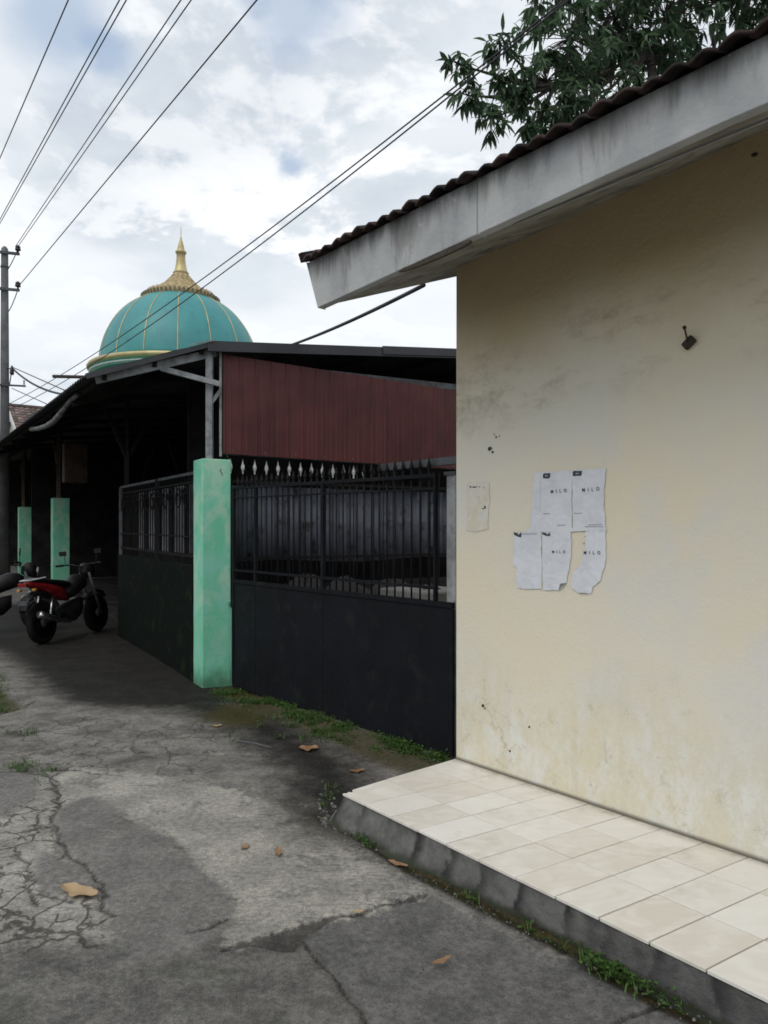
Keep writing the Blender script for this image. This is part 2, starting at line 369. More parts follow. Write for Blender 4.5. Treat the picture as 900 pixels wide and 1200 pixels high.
def mat_ground():
    m, t, b = newmat('cracked_street_surface')
    P = t.new('ShaderNodeNewGeometry').outputs['Position']
    wob = t.noise(P, 9, 8, .7); wob2 = t.noise(P, 40, 5, .7); big = t.noise(P, 1.1, 5, .6)
    n1 = t.m('MULTIPLY', t.m('SUBTRACT', wob, .5), .30); n2 = t.m('MULTIPLY', t.m('SUBTRACT', wob2, .5), .08)
    nn = t.m('ADD', n1, n2)
    # plain old street concrete
    rough_ = t.mix(t.ss(t.noise(P, 3.2, 10, .78), .38, .62), (.235,.222,.203), (.105,.10,.092))
    rough_ = t.mix(t.m('MULTIPLY', t.ss(t.noise(P, 3.3, 9, .7, .8), .5, .68), .6), rough_, (.25,.235,.215))
    base = rough_
    near = t.attr('near')
    asp = t.mix(t.ss(t.noise(P, 6, 10, .8), .38, .62), (.09,.087,.083), (.165,.16,.149))
    asp = t.mix(t.m('MULTIPLY', t.ss(t.noise(P, 4.5, 8, .7), .52, .70), .6), asp, (.06,.062,.045))
    base = t.mix(t.ss(t.m('ADD', near, nn), -.05, .06), base, asp)
    slab = t.mix(t.ss(t.noise(P, 5, 10, .78), .38, .62), (.15,.146,.141), (.098,.096,.093))
    slab = t.mix(t.m('MULTIPLY', t.ss(t.noise(P, 2.6, 7, .7), .5, .65), .5), slab, (.125,.125,.12))
    base = t.mix(t.ss(t.attr('slab'), -.004, .004), base, slab)
    # pale broomed concrete
    mp = t.new('ShaderNodeMapping'); t.put(mp.inputs['Vector'], P); mp.inputs['Rotation'].default_value = (0,0,R(-14)); mp.inputs['Scale'].default_value = (2.5, 22, 1)
    br = t.noise(mp.outputs[0], 3.2, 6, .7, .6)
    conc = t.mix(t.ss(t.noise(P, 3, 8, .65), .38, .64), (.37,.355,.315), (.26,.25,.225))
    conc = t.mix(t.m('MULTIPLY', t.ss(br, .50, .62, 0, .55), t.ss(t.noise(P, 2.1, 5), .42, .6)), conc, (.13,.127,.118))
    conc = t.mix(t.m('MULTIPLY', t.ss(t.noise(P, 4, 8, .7, .6), .54, .64), .6), conc, (.12,.118,.112))
    cm = t.ss(t.m('ADD', t.attr('conc'), t.m('MULTIPLY', nn, 1.2)), -.03, .04)
    base = t.mix(cm, base, conc)
    # smooth grey repair patch
    pat = t.mix(t.ss(t.noise(P, 5, 10, .78), .38, .62), (.135,.132,.127), (.19,.184,.175))
    pm = t.ss(t.m('ADD', t.attr('patch'), t.m('MULTIPLY', nn, .55)), -.03, .03)
    base = t.mix(t.m('MULTIPLY', pm, t.ss(t.noise(P, 3.5, 8, .75), .35, .62, .55, .95)), base, pat)
    # crazed cracks
    V = t.vm('ADD', P, t.new('ShaderNodeCombineXYZ').outputs[0])
    dn = t.new('ShaderNodeTexNoise'); t.put(dn.inputs['Vector'], P); dn.inputs['Scale'].default_value = 7; dn.inputs['Detail'].default_value = 5
    V = t.vm('ADD', P, t.vm('SCALE', dn.outputs['Color'])); t.n[-1]
    sc = [x for x in t.n if x.bl_idname == 'ShaderNodeVectorMath' and x.operation == 'SCALE'][-1]; sc.inputs['Scale'].default_value = .16
    c1 = t.vor(V, 3.6); c2 = t.vor(V, 8.5)
    craz = t.attr('craze')
    k1 = t.m('MULTIPLY', t.ss(t.m('ADD', c1, t.m('MULTIPLY', t.m('SUBTRACT', .5, wob2), .10)), .034, .006), t.ss(craz, .25, .6))
    k2 = t.m('MULTIPLY', t.ss(c2, .060, .015), t.m('MULTIPLY', t.ss(craz, .55, .9), t.ss(wob, .46, .58)))
    k1 = t.m('MULTIPLY', k1, t.m('SUBTRACT', 1.0, t.m('MULTIPLY', pm, .95)))
    k2 = t.m('MULTIPLY', k2, t.m('SUBTRACT', 1.0, t.m('MULTIPLY', pm, 1)))
    kk = t.m('MAXIMUM', k1, k2)
    line = t.ss(t.m('ADD', t.attr('crack'), t.m('MULTIPLY', t.m('SUBTRACT', wob2, .5), .035)), .013, .0)
    kk = t.m('MAXIMUM', kk, line)
    # black ground stain with the shed's shade painted in, then moss
    damp_shade = t.ss(t.m('ADD', t.attr('damp_shade'), t.m('MULTIPLY', nn, 1.6)), .3, .8)
    base = t.mix(t.m('MULTIPLY', damp_shade, .92), base, (.014,.0135,.0125))
    moss = t.ss(t.m('ADD', t.attr('moss'), t.m('MULTIPLY', nn, 2.2)), .3, .7)
    mc = t.mix(t.ss(wob2, .4, .6), (.035,.05,.015), (.075,.05,.02))
    base = t.mix(t.m('MULTIPLY', moss, .85), base, mc)
    spk = t.ss(t.noise(P, 190, 4, .8), .35, .65, .72, 1.25); spm = t.ss(t.noise(P, 38, 7, .8), .35, .65, .70, 1.28)
    cg = t.new('ShaderNodeCombineColor'); sg = t.m('MULTIPLY', spk, spm); [t.put(cg.inputs[i_], sg) for i_ in range(3)]
    base = t.mix(1.0, base, cg.outputs[0], 'MULTIPLY')
    pock = t.ss(t.noise(P, 120, 2, .6), .70, .76)
    base = t.mix(t.m('MULTIPLY', pock, .35), base, (.22,.215,.2))
    base = t.mix(t.m('MULTIPLY', kk, .72), base, (.024,.022,.02))
    far = t.attr('far')
    base = t.mix(far, base, t.mix(t.ss(big, .4, .6), (.10,.095,.085), (.06,.08,.04)))
    t.put(b.inputs['Base Color'], base)
    t.put(b.inputs['Roughness'], t.m('SUBTRACT', .9, t.m('MULTIPLY', damp_shade, .25))); t.put(b.inputs['Specular IOR Level'], t.m('MULTIPLY_ADD', damp_shade, -.22, .3))
    h = t.m('ADD', t.m('MULTIPLY', t.noise(P, 45, 8, .8), .5), t.m('MULTIPLY', wob, t.m('SUBTRACT', .9, t.m('MULTIPLY', pm, .6))))
    h = t.m('SUBTRACT', h, t.m('MULTIPLY', kk, .7))
    h = t.m('ADD', h, t.m('MULTIPLY', t.m('MULTIPLY', br, cm), .5))
    t.put(b.inputs['Normal'], t.bump(h, .75, .02))
    return m
M['ground'] = mat_ground()

# ---------------------------------------------------------------- ground sheet
def axis(lo, hi, segs):
    out = []
    for a, b_, st in segs: out += list(np.arange(a, b_, st))
    out.append(segs[-1][1]); g = .1; x = out[-1]; tail = []
    while x < hi: g *= 1.35; x += g; tail.append(x)
    g = .1; x = out[0]; head = []
    while x > lo: g *= 1.35; x -= g; head.append(x)
    return np.array(head[::-1]+out+tail)
def sdf(X, Y, poly):
    n = len(poly); d = np.full(X.shape, 1e9); ins = np.zeros(X.shape, bool)
    for i in range(n):
        ax, ay = poly[i][:2]; bx, by = poly[(i+1) % n][:2]
        ex, ey = bx-ax, by-ay; t = np.clip(((X-ax)*ex+(Y-ay)*ey)/(ex*ex+ey*ey+1e-12), 0, 1)
        d = np.minimum(d, np.hypot(X-ax-t*ex, Y-ay-t*ey))
        c = ((ay > Y) != (by > Y)) & (X < (bx-ax)*(Y-ay)/(by-ay+1e-12)+ax); ins ^= c
    return np.where(ins, d, -d)
def dline(X, Y, pts):
    d = np.full(X.shape, 1e9)
    for a, b_ in zip(pts[:-1], pts[1:]):
        ex, ey = b_[0]-a[0], b_[1]-a[1]; t = np.clip(((X-a[0])*ex+(Y-a[1])*ey)/(ex*ex+ey*ey+1e-12), 0, 1)
        d = np.minimum(d, np.hypot(X-a[0]-t*ex, Y-a[1]-t*ey))
    return d
def gs(pts): return [gp(x, y) for x, y in pts]
def jag(pts, amp=.02, step=.06):
    out = []
    for a, b_ in zip(pts[:-1], pts[1:]):
        L = (b_-a).length; k = max(1, int(L/step))
        for i in range(k):
            p = a.lerp(b_, i/k); out.append((p.x+random.gauss(0, amp)*(i > 0), p.y+random.gauss(0, amp)*(i > 0)))
    out.append((pts[-1].x, pts[-1].y)); return out
def ground_z(x, y):
    z = .012*(mnoise.noise(Vector((x*.9, y*.9, 0))))+.005*mnoise.noise(Vector((x*4, y*4, 3)))
    d = math.hypot(x+1.3, y-7.2); z -= .05*max(0, 1-d/1.5)**1.2
    return z*min(1, max(0, (30-y)/20))
def build_ground():
    xs = axis(-250, 250, [(-3.4, 1.9, .015)]); ys = axis(-60, 320, [(1.25, 4.6, .013), (4.6, 8.2, .026), (8.2, 12, .08)])
    X, Y = np.meshgrid(xs, ys); nx, ny = len(xs), len(ys)
    near_m = (X > -9) & (X < 6) & (Y > -1) & (Y < 15)
    Z = np.zeros(X.shape)
    idx = np.argwhere(near_m)
    # smooth noise built from a coarse lattice for speed
    cx = np.linspace(-9.5, 6.5, 120); cy = np.linspace(-1.5, 15.5, 130)
    L = np.array([[ground_z(a, b_) for a in cx] for b_ in cy])
    fx = np.clip((X-cx[0])/(cx[1]-cx[0]), 0, 118.999); fy = np.clip((Y-cy[0])/(cy[1]-cy[0]), 0, 128.999)
    i0 = fx.astype(int); j0 = fy.astype(int); tx = fx-i0; ty = fy-j0
    Zi = L[j0, i0]*(1-tx)*(1-ty)+L[j0, i0+1]*tx*(1-ty)+L[j0+1, i0]*(1-tx)*ty+L[j0+1, i0+1]*tx*ty
    fade = np.clip(np.minimum.reduce([X+9, 6-X, Y+1, 15-Y])/1.0, 0, 1); Z = Zi*fade
    conc = sdf(X, Y, gs([(75,905),(110,898),(170,902),(240,915),(320,940),(372,962),(398,985),(450,1015),(505,1045),(450,1064),(350,1088),(262,1113),
                         (215,1100),(60,1112),(-90,1100),(-120,960),(-30,930),(20,948),(50,930)]))
    left = sdf(X, Y, gs([(-130,955),(10,955),(30,935),(48,905),(62,900),(62,912),(72,950),(66,1000),(88,1045),(118,1050),(132,1075),(128,1100),(80,1108),(-140,1112)]))
    right = sdf(X, Y, gs([(62,905),(100,898),(240,915),(320,940),(372,962),(398,985),(450,1015),(505,1045),(450,1064),(350,1088),(262,1113),(268,1085),(272,1050),(240,1025),(222,1010),(205,985),(150,962),(128,942),(108,934),(92,938),(72,950)]))
    conc = np.maximum(left, right)
    patch = sdf(X, Y, gs([(92,938),(108,934),(128,942),(150,962),(205,985),(222,1010),(240,1025),(270,1045),(272,1070),(255,1100),(225,1118),(160,1120),(128,1104),(132,1075),(122,1050),(118,1040),(98,1012),(82,1005),(70,985),(66,960),(74,946)]))
    tri = sdf(X, Y, gs([(42,1000),(60,1002),(85,1018),(108,1040),(86,1052),(50,1046),(40,1030)]))
    dpl = sdf(X, Y, gs([(-60,900),(20,902),(42,912),(45,930),(20,945),(5,958),(-60,965)]))
    patch = np.maximum(np.maximum(patch, tri), dpl)
    slab = sdf(X, Y, gs([(500,1046),(372,1084),(352,1098),(398,1150),(440,1215),(470,1300),(1100,1300),(900,1160),(640,1120)]))
    near = -(Y-gp(200,1108).y)-.10*np.sin(X*3)
    craze = np.clip(left*6+.75, 0, 1)
    up = sdf(X, Y, gs([(-60,850),(90,840),(250,850),(250,905),(60,912),(-60,908)])); craze = np.maximum(craze, np.clip(up*5+.5, 0, .45))
    cr = np.full(X.shape, 9.)
    lines = [[(60,955),(66,975),(78,1000),(98,1012),(112,1030),(122,1045),(120,1065),(135,1072)], [(52,905),(68,915),(70,940),(62,958)], [(118,1040),(128,1050)],
             [(20,1000),(36,1012),(34,1040),(44,1060)], [(46,1047),(72,1052),(86,1056)], [(220,1092),(245,1088),(266,1076)], [(262,1113),(300,1104),(350,1088),(430,1066),(500,1046)],
             [(345,1092),(362,1112),(398,1150),(440,1215)], [(0,905),(60,903),(95,902),(120,906)], [(690,1205),(735,1183),(790,1160)],
             [(380,960),(413,975),(443,993),(490,1023),(550,1053),(600,1079),(700,1129),(810,1184),(900,1229)], [(90,870),(140,880),(250,884),(330,886)], [(0,836),(30,828),(44,820)]]
    for l in lines: cr = np.minimum(cr, dline(X, Y, jag(gs(l), .012)))
    # black gap that opens along the pale slab's lower edge
    gap = sdf(X, Y, gs([(268,1108),(345,1086),(400,1072),(372,1084),(350,1098),(345,1112),(330,1112),(300,1106)]))
    cr = np.minimum(cr, np.maximum(0, -gap)+.0)
    Z -= .012*np.exp(-(cr/.012)**2)
    Z -= .018*np.clip(slab/.02, 0, 1)*(near_m)
    Z += .004*np.clip(patch/.02, 0, 1)
    moss = np.maximum.reduce([np.clip(1-np.hypot((X-gp(285,835).x)/.55, (Y-gp(285,835).y)/.8), 0, 1)*1.1, np.clip(1-dline(X, Y, gs([(275,806),(490,893)]))/.42, 0, 1),
                              np.clip(1-dline(X, Y, gs([(380,960),(413,975),(443,993),(490,1023),(550,1053),(600,1079),(700,1129),(810,1184),(900,1229)]))/.10, 0, 1)*.7, np.clip(1-dline(X, Y, gs([(-40,800),(8,830)]))/.25, 0, 1)])
    damp_shade_f = np.maximum.reduce([np.clip(1-dline(X, Y, gs([(90,775),(160,800),(300,845),(380,900),(400,960)]))/.85, 0, 1)*.8,
                               np.clip(1-dline(X, Y, gs([(215,795),(130,757),(70,738),(20,715)]))/1.7, 0, 1)*2.0, np.clip(1-dline(X, Y, gs([(380,960),(413,975),(443,993),(490,1023),(550,1053),(600,1079),(700,1129),(810,1184),(900,1229)]))/.09, 0, 1)*1.2,  # facade line darkens the ground: real stain plus painted shed shade
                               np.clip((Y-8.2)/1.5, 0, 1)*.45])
    farm = np.clip((np.hypot(X+2, Y-6)-16)/10, 0, 1)
    # inside the street corridor the far ground stays street
    tcor = (X+1.746)*V2[0]+(Y-7.13)*V2[1]; farm = np.where((tcor < 0) & (tcor > -4.5), farm*.15, farm)
    co = np.empty(nx*ny*3); co[0::3] = X.ravel(); co[1::3] = Y.ravel(); co[2::3] = Z.ravel()
    I, J = np.meshgrid(np.arange(nx-1), np.arange(ny-1)); a = (J*nx+I).ravel()
    F = np.stack([a, a+1, a+nx+1, a+nx], 1).ravel(); nf = len(a)
    me = bpy.data.meshes.new('ground'); me.vertices.add(nx*ny); me.vertices.foreach_set('co', co)
    me.loops.add(nf*4); me.loops.foreach_set('vertex_index', F.astype(np.int32)); me.polygons.add(nf)
    me.polygons.foreach_set('loop_start', np.arange(0, nf*4, 4, dtype=np.int32)); me.polygons.foreach_set('use_smooth', np.ones(nf, bool)); me.update(calc_edges=True)
    for nm, arr in (('conc', conc), ('patch', patch), ('slab', slab), ('near', near), ('craze', craze), ('crack', cr), ('moss', moss), ('damp_shade', damp_shade_f), ('far', farm)):
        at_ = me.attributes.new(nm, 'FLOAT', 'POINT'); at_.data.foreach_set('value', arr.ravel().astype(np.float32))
    me.materials.append(M['ground']); me.validate()
    o = bpy.data.objects.new('ground', me); C.objects.link(o); o['kind'] = 'structure'
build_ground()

# ---------------------------------------------------------------- cream house
def soffit_z(o, s): return 2.716+.375*(o+.8)+min(1, max(0, (s+3.38)/2.2))*.067*(1+max(0, min(1, (o+.8)/.8))*.6)
SL = math.tan(R(20.7)); S1 = 5.2; OR = 2.5   # ridge offset
hb = so(-3.1, 0, 0)
house = thing('cream_house', hb, 'cream plastered house with clay tiled roof and grey concrete eave, beside the tiled step', 'house')
def top_z(o): return 2.98+SL*((o+.8) if o < OR else (2*OR-o+.8))
mb = MB()
prof = [so(-3.1, 0, -.1), so(-3.1, 0, 3.17), so(-3.1, OR, top_z(OR)-.1), so(-3.1, 2*OR, 3.17), so(-3.1, 2*OR, -.1)]
mb.prism(prof, so(S1, 0)-so(-3.1, 0))
wall = obj('wall', mb, M['housewall'], house, bevel=.006)
# roof body (soffit + underside)
mb = MB(); ss_ = [-3.40+i*.3 for i in range(int((S1+3.4)/.3)+2)]
def fz(s): return soffit_z(-.77, s)
offs = [-.77, -.4, 0, .6, OR, 2*OR-.6, 2*OR+.77]
def under(o, s): return soffit_z(o, s) if o <= OR else soffit_z(2*OR-o, s)
nS = len(ss_)
low = [[so(s, o, under(o, s)) for o in offs] for s in ss_]
vs = [p for r in low for p in r]; k = len(offs)
mb.add(vs, [(i*k+j, (i+1)*k+j, (i+1)*k+j+1, i*k+j+1) for i in range(nS-1) for j in range(k-1)])
topv = [[so(s, o, top_z(o)-.03) for o in offs] for s in ss_]
vs = [p for r in topv for p in r]
mb.add(vs, [(i*k+j, i*k+j+1, (i+1)*k+j+1, (i+1)*k+j) for i in range(nS-1) for j in range(k-1)])
for r_i in (0, nS-1):
    for j in range(k-1):
        mb.add([low[r_i][j], low[r_i][j+1], topv[r_i][j+1], topv[r_i][j]], [(0,1,2,3) if r_i else (3,2,1,0)])
roof = obj('roof', mb, M['soffit'], house)
# fascia: thick concrete board with slanted left end, hairline joint
def fascia_seg(s0t, s0b, s1):
    m_ = MB(); zb0 = soffit_z(-.8, s0b)-.004; n_ = 14; rows = []
    for i in range(n_+1):
        f = i/n_; st = s0t+(s1-s0t)*f; sb = s0b+(s1-s0b)*f; zb = soffit_z(-.8, sb)-.006
        rows.append([so(sb, -.80, zb), so(sb, -.755, zb), so(st, -.755, 2.985), so(st, -.80, 2.985)])
    vv = [p for r in rows for p in r]; ff = []
    for i in range(n_):
        for j in range(4): ff.append((i*4+j, (i+1)*4+j, (i+1)*4+(j+1) % 4, i*4+(j+1) % 4))
    ff += [(3,2,1,0), (n_*4, n_*4+1, n_*4+2, n_*4+3)]
    m_.add(vv, ff); return m_
s_joint = pl(560, 250, 2.302); sj = s_joint.x*W2[0]+s_joint.y*W2[1]
obj('fascia_board', fascia_seg(-3.47, -3.36, sj-.002), M['fascia'], roof, bevel=.004)
obj('fascia_board', fascia_seg(sj+.002, sj+.002, S1), M['fascia'], roof, bevel=.004)
# clay tiles
def tiles(sgn):
    m_ = MB(); pitch = .094; rowL = .25; ncol = int((S1+3.5)/pitch); nrow = int((OR+.86)/math.cos(R(20.7))/rowL)+1
    prof_ = [(0, .0), (.14, .008), (.3, .017), (.5, .022), (.7, .017), (.86, .008), (1.0, .0)]
    for r in range(nrow):
        for c in range(ncol):
            jz = random.uniform(-.006, .008); jl = random.uniform(-.016, .016); tn = random.random(); tn = tn*.6 if random.random() < .75 else tn
            rot = random.uniform(-.012, .012); vv = []
            for e, (bb, lift) in enumerate(((r*rowL-.055+jl*(r == 0 or .4), .018), (r*rowL+rowL*.5, .008), ((r+1)*rowL+.02, 0))):
                for (u, h) in prof_:
                    s = -3.46+(c+u*1.04)*pitch+rot*e; dist = bb*math.cos(R(20.7))
                    if dist > OR+.8: dist = OR+.8
                    o = -.8+dist; o2 = o if sgn > 0 else 2*OR-o
                    vv.append(so(s, o2, 2.985+SL*dist+h+lift+jz))
            n_ = len(prof_); top = vv; bot = [v-Vector((0,0,.014)) for v in vv]; a = top+bot; q = len(top); ff = []
            for j in range(2):
                for i in range(n_-1):
                    ff.append((j*n_+i, j*n_+i+1, (j+1)*n_+i+1, (j+1)*n_+i)); ff.append((q+j*n_+i+n_, q+(j+1)*n_+i+1, q+j*n_+i+1, q+j*n_+i))
            for i in range(n_-1): ff.append((i, q+i, q+i+1, i+1))
            for j in range(2): ff.append((j*n_, (j+1)*n_, q+(j+1)*n_, q+j*n_)); ff.append((j*n_+n_-1, q+j*n_+n_-1, q+(j+1)*n_+n_-1, (j+1)*n_+n_-1))
            m_.add(a, ff, True, tn)
    return m_
obj('roof_tiles', tiles(1), M['rooftile'], roof); obj('roof_tiles', tiles(-1), M['rooftile'], roof)
mb = MB(); mb.bar(so(-3.47, -.84, 3.005), so(-3.47, OR, 3.005+SL*(OR+.84)), .03, .05)
mb.bar(so(-3.50, OR, top_z(OR)+.03), so(S1, OR, top_z(OR)+.03), .18, .07); obj('verge_board', mb, M['rooftile'], roof)
mb = MB()   # warped inner soffit strip near the fascia, dark rot mark
a = pl(470, 305, 2.302); 
mb.prism([so(-2.1, -.66, soffit_z(-.66, -2.1)-.012), so(3.5, -.60, soffit_z(-.6, 3.5)-.03), so(3.5, -.52, soffit_z(-.52, 3.5)-.03), so(-2.1, -.64, soffit_z(-.64, -2.1)-.012)], (0,0,.01))
obj('soffit_strip', mb, M['fascia'], roof)
# rotten split along the fascia foot
mb = MB(); random.seed(3); pts = []
for i in range(15):
    f = i/14; px = 467+84*f; py = 318-35*f; pts.append((px, py))
upp = [pl(x, y-.8-1.6*random.random(), 2.300) for i, (x, y) in enumerate(pts)]
dnn = [pl(x, y+.6+3.2*math.sin(math.pi*i/14)**.6, 2.300) for i, (x, y) in enumerate(pts)]
for i in range(14): mb.hexa([dnn[i], dnn[i+1], dnn[i+1]+Vector((.01,.01,0)), dnn[i]+Vector((.01,.01,0)), upp[i], upp[i+1], upp[i+1]+Vector((.01,.01,0)), upp[i]+Vector((.01,.01,0))])
obj('rot_mark', mb, M['rod'], roof)
# small pits in the wall plaster
mb = MB(); random.seed(5)
for px, py, r_ in ((574,526,.016),(577,530,.01),(581,512,.008),(585,511,.006),(579,509,.005),(566,827,.012),(568,830,.009),(884,181,.016),(620,852,.008),(597,880,.009),(572,296,.012)):
    c = pl(px, py, 3.1005); n_ = 7; poly = []
    for q in range(n_):
        aa = 2*math.pi*q/n_; rr = r_*random.uniform(.5, 1.1); poly.append(c+Vector((W2[0], W2[1], 0))*math.cos(aa)*rr+Vector((0,0,1))*math.sin(aa)*rr*.8)
    mb = MB(); mb.prism(poly, Vector((N2[0], N2[1], 0))*.004); obj('plaster_chip', mb, M['rod'], wall)
mb = MB()
cr = [pl(x, y, 3.1008) for x, y in ((606,852),(612,860),(616,871),(622,880),(628,886))]
cr = [pl(x, y, 3.1008) for x, y in ((536,884),(570,893),(640,922),(720,951),(800,978),(905,1012))]
obj('plaster_crack', mb, M['rod'], wall)

# wall bracket
c0 = pl(809, 402, 3.101); nn_ = Vector((-N2[0], -N2[1], 0)); ww = Vector((W2[0], W2[1], 0)); zz = Vector((0,0,1))
brk = thing('wall_bracket', c0, 'small rusty hook bracket sticking out of the cream wall high above the white posters', 'bracket')
d1 = (zz*.62+ww*.78).normalized(); d2 = nn_.cross(d1)
mb = MB(); mb.box(c0+nn_*.012, (.055, .036, .024), (d1, d2, nn_)); obj('base_block', mb, M['rod'], brk, bevel=.004)
mb = MB(); e = pl(802, 384, 3.04); mb.tube([c0+nn_*.02, e], .0045, 8); mb.tube([e-Vector((.004,0,.002)), e+Vector((.005,0,.004))], .008, 8); obj('hook_rod', mb, M['rod'], brk)

# ---------------------------------------------------------------- posters
def wallpoly(name, pts, off, mat, parent=None, loc=None, thick=.0008, curl=0):
    def q(x, y, c): return pl(530+x*.21111, 480+y*.21111, c)
    P = [q(x, y, 3.102-off) for x, y in pts]
    m_ = MB(); m_.prism(P, Vector((N2[0], N2[1], 0))*thick)
    return obj(name, m_, mat, parent, loc)
def rag(pts, amp=4, step=25, seed=1):
    rnd = random.Random(seed); out = []
    for a, b_ in zip(pts, pts[1:]+pts[:1]):
        L = math.hypot(b_[0]-a[0], b_[1]-a[1]); k_ = max(1, int(L/step))
        for i in range(k_):
            f = i/k_; j = amp if i else 0
            out.append((a[0]+(b_[0]-a[0])*f+rnd.uniform(-j, j), a[1]+(b_[1]-a[1])*f+rnd.uniform(-j, j)))
    return out
def lettering(txt, cx, cy, size, parent, mat, name='lettering', sp=1.0, rot=0):
    cu = bpy.data.curves.new('txt', 'FONT'); cu.body = txt; cu.size = size; cu.space_character = sp; cu.align_x = 'CENTER'; cu.align_y = 'CENTER'; cu.resolution_u = 3; cu.extrude = .0002; cu.offset = size*.012
    t_ = bpy.data.objects.new('txt', cu); C.objects.link(t_); dg = bpy.context.evaluated_depsgraph_get(); dg.update()
    me = bpy.data.meshes.new_from_object(t_.evaluated_get(dg)); bpy.data.objects.remove(t_); bpy.data.curves.remove(cu)
    me.name = name; me.materials.clear(); me.materials.append(mat)
    p = pl(530+cx*.21111, 480+cy*.21111, 3.102-.0062)
    Mx = Matrix((( W2[0], 0, nn_.x, p.x), (W2[1], 0, nn_.y, p.y), (0, 1, 0, p.z), (0,0,0,1))) @ Matrix.Rotation(rot, 4, 'Z')
    me.transform(Mx); base = wloc(parent); me.transform(Matrix.Translation(-base))
    o = bpy.data.objects.new(name, me); C.objects.link(o); o.parent = parent; return o
PG = 'white paper posters pasted on the cream wall'
def poster(pts, label, off, seed, badges=(), texts=(), lines=(), amp=3):
    c = pl(530+sum(p[0] for p in pts)/len(pts)*.21111, 480+sum(p[1] for p in pts)/len(pts)*.21111, 3.102-off)
    o = wallpoly('wall_poster', rag(pts, amp, 28, seed), off, M['paper'], None, c); tag(o, label, 'poster', PG)
    for i, (x, y, w_, h_, full) in enumerate(badges):
        if full: pp = rag([(x, y+6), (x+7, y), (x+w_, y), (x+w_-2, y+h_*.7), (x+w_-8, y+h_), (x, y+h_)], 1.5, 9, seed+i)
        else: pp = rag([(x, y), (x+w_*.5, y+4), (x+w_*.6, y+h_*.6), (x+w_, y), (x+w_, y+h_), (x+w_*.4, y+h_*.8), (x, y+h_*.5)], 2.5, 8, seed+i)
        wallpoly('logo_badge', pp, .0056, M['ink'], o)
        if full: lettering('MILO', x+w_*.5, y+h_*.52, .0085, o, M['paper'], 'badge_lettering')
    for (x, y, s_, txt) in texts: lettering(txt, x, y, s_, o, M['ink' if s_ > .012 else 'greyink'], 'lettering', 1.35, R(1.5))
    for (x0, y0, x1, y1) in lines: wallpoly('printed_line', [(x0, y0-1.4), (x1, y1-1.4), (x1, y1+1.4), (x0, y0+1.4)], .0056, M['greyink'], o)
    return o
poster([(455,350),(664,336),(664,664),(560,668),(430,668),(436,600),(446,480)], 'whole white poster at top left of the pasted group, upper row', .004, 11, [(503,353,42,28,True)], [(590,453,.024,'M I L O')], [(505,578,540,578),(580,643,625,640),(490,362,488,560)])
poster([(667,335),(853,325),(848,400),(840,470),(843,560),(853,664),(667,668)], 'whole white poster at top right of the pasted group, its right edge curved inward', .0044, 12, [(668,340,52,28,True)], [(768,444,.024,'M I L O')], [(675,577,718,575),(755,640,830,638),(735,650,838,650)])
poster([(340,682),(494,680),(497,900),(496,995),(420,996),(362,990),(352,930),(360,880),(338,862),(340,770)], 'leftmost of the lower row posters, blank white with torn badge', .004, 13, [(342,680,40,28,False)], [], [(380,690,470,690)])
poster([(499,680),(660,674),(660,800),(648,890),(634,960),(615,985),(590,1004),(503,1002),(500,850)], 'middle poster of the lower row with its bottom right corner curling', .0042, 14, [(500,680,42,24,False)], [(590,790,.02,'M I L O')])
poster([(738,678),(851,672),(850,780),(846,870),(822,950),(780,985),(770,1022),(700,1016),(662,990),(668,900),(700,880),(722,840),(735,770)], 'rightmost poster of the lower row, torn diagonally to a narrow rag', .004, 15, [], [(775,795,.023,'M I L O')], [(733,705,742,703),(722,742,738,740),(705,1020,745,1022)], amp=6)
o = wallpoly('wall_poster', rag([(412,664),(855,658),(856,674),(410,680)], 2, 30, 20), .005, M['paper'], None, pl(664, 621, 3.097)); tag(o, 'thin white paper strip lying across between the two rows of posters', 'poster', PG)
o = wallpoly('paper_remnant', rag([(78,402),(203,400),(207,520),(198,600),(202,662),(120,680),(74,668),(80,560)], 5, 24, 21), .002, M['oldpaper'], None, pl(560, 590, 3.1)); tag(o, 'old washed-out paper scrap on the cream wall near the house corner', 'poster')
for i, (x, y, w_, h_) in enumerate(((97,424,8,9),(112,427,18,6),(133,426,6,4),(148,426,7,5),(172,430,4,5),(165,546,10,5),(177,534,8,16),(205,212,14,5))):
    wallpoly('print_fragment', rag([(x, y), (x+w_, y), (x+w_, y+h_), (x, y+h_)], 1.2, 5, 60+i), .0035, M['rod'], o)
# curled corner flap
mb = MB(); a = pl(530+590*.2111, 480+1003*.2111, 3.098); b_ = pl(530+634*.2111, 480+962*.2111, 3.098); c = pl(530+598*.2111, 480+966*.2111, 3.075)
mb.prism([a, b_, c], Vector((N2[0], N2[1], 0))*.001)
obj('curled_corner', mb, M['greypost'], [x for x in bpy.data.objects if x.get('label', '').startswith('middle poster')][0])

# ---------------------------------------------------------------- tiled terrace
TZ = .15
Cc = gp(400, 929, TZ); Dd = gp(900, 1172, TZ); fd = (Dd-Cc).normalized(); fn = Vector((-fd.y, fd.x, 0))
terr = thing('tiled_terrace', Vector((Cc.x, Cc.y, 0)), 'raised cream tiled terrace with dark concrete edge at the foot of the cream wall', 'terrace')
A0 = so(-3.1, 0, TZ); back_l = gp(534, 889, TZ)
def fp(a_, b2, z=TZ): return Cc+fd*a_+fn*b2+Vector((0,0,z-TZ))
LEN = 7.5
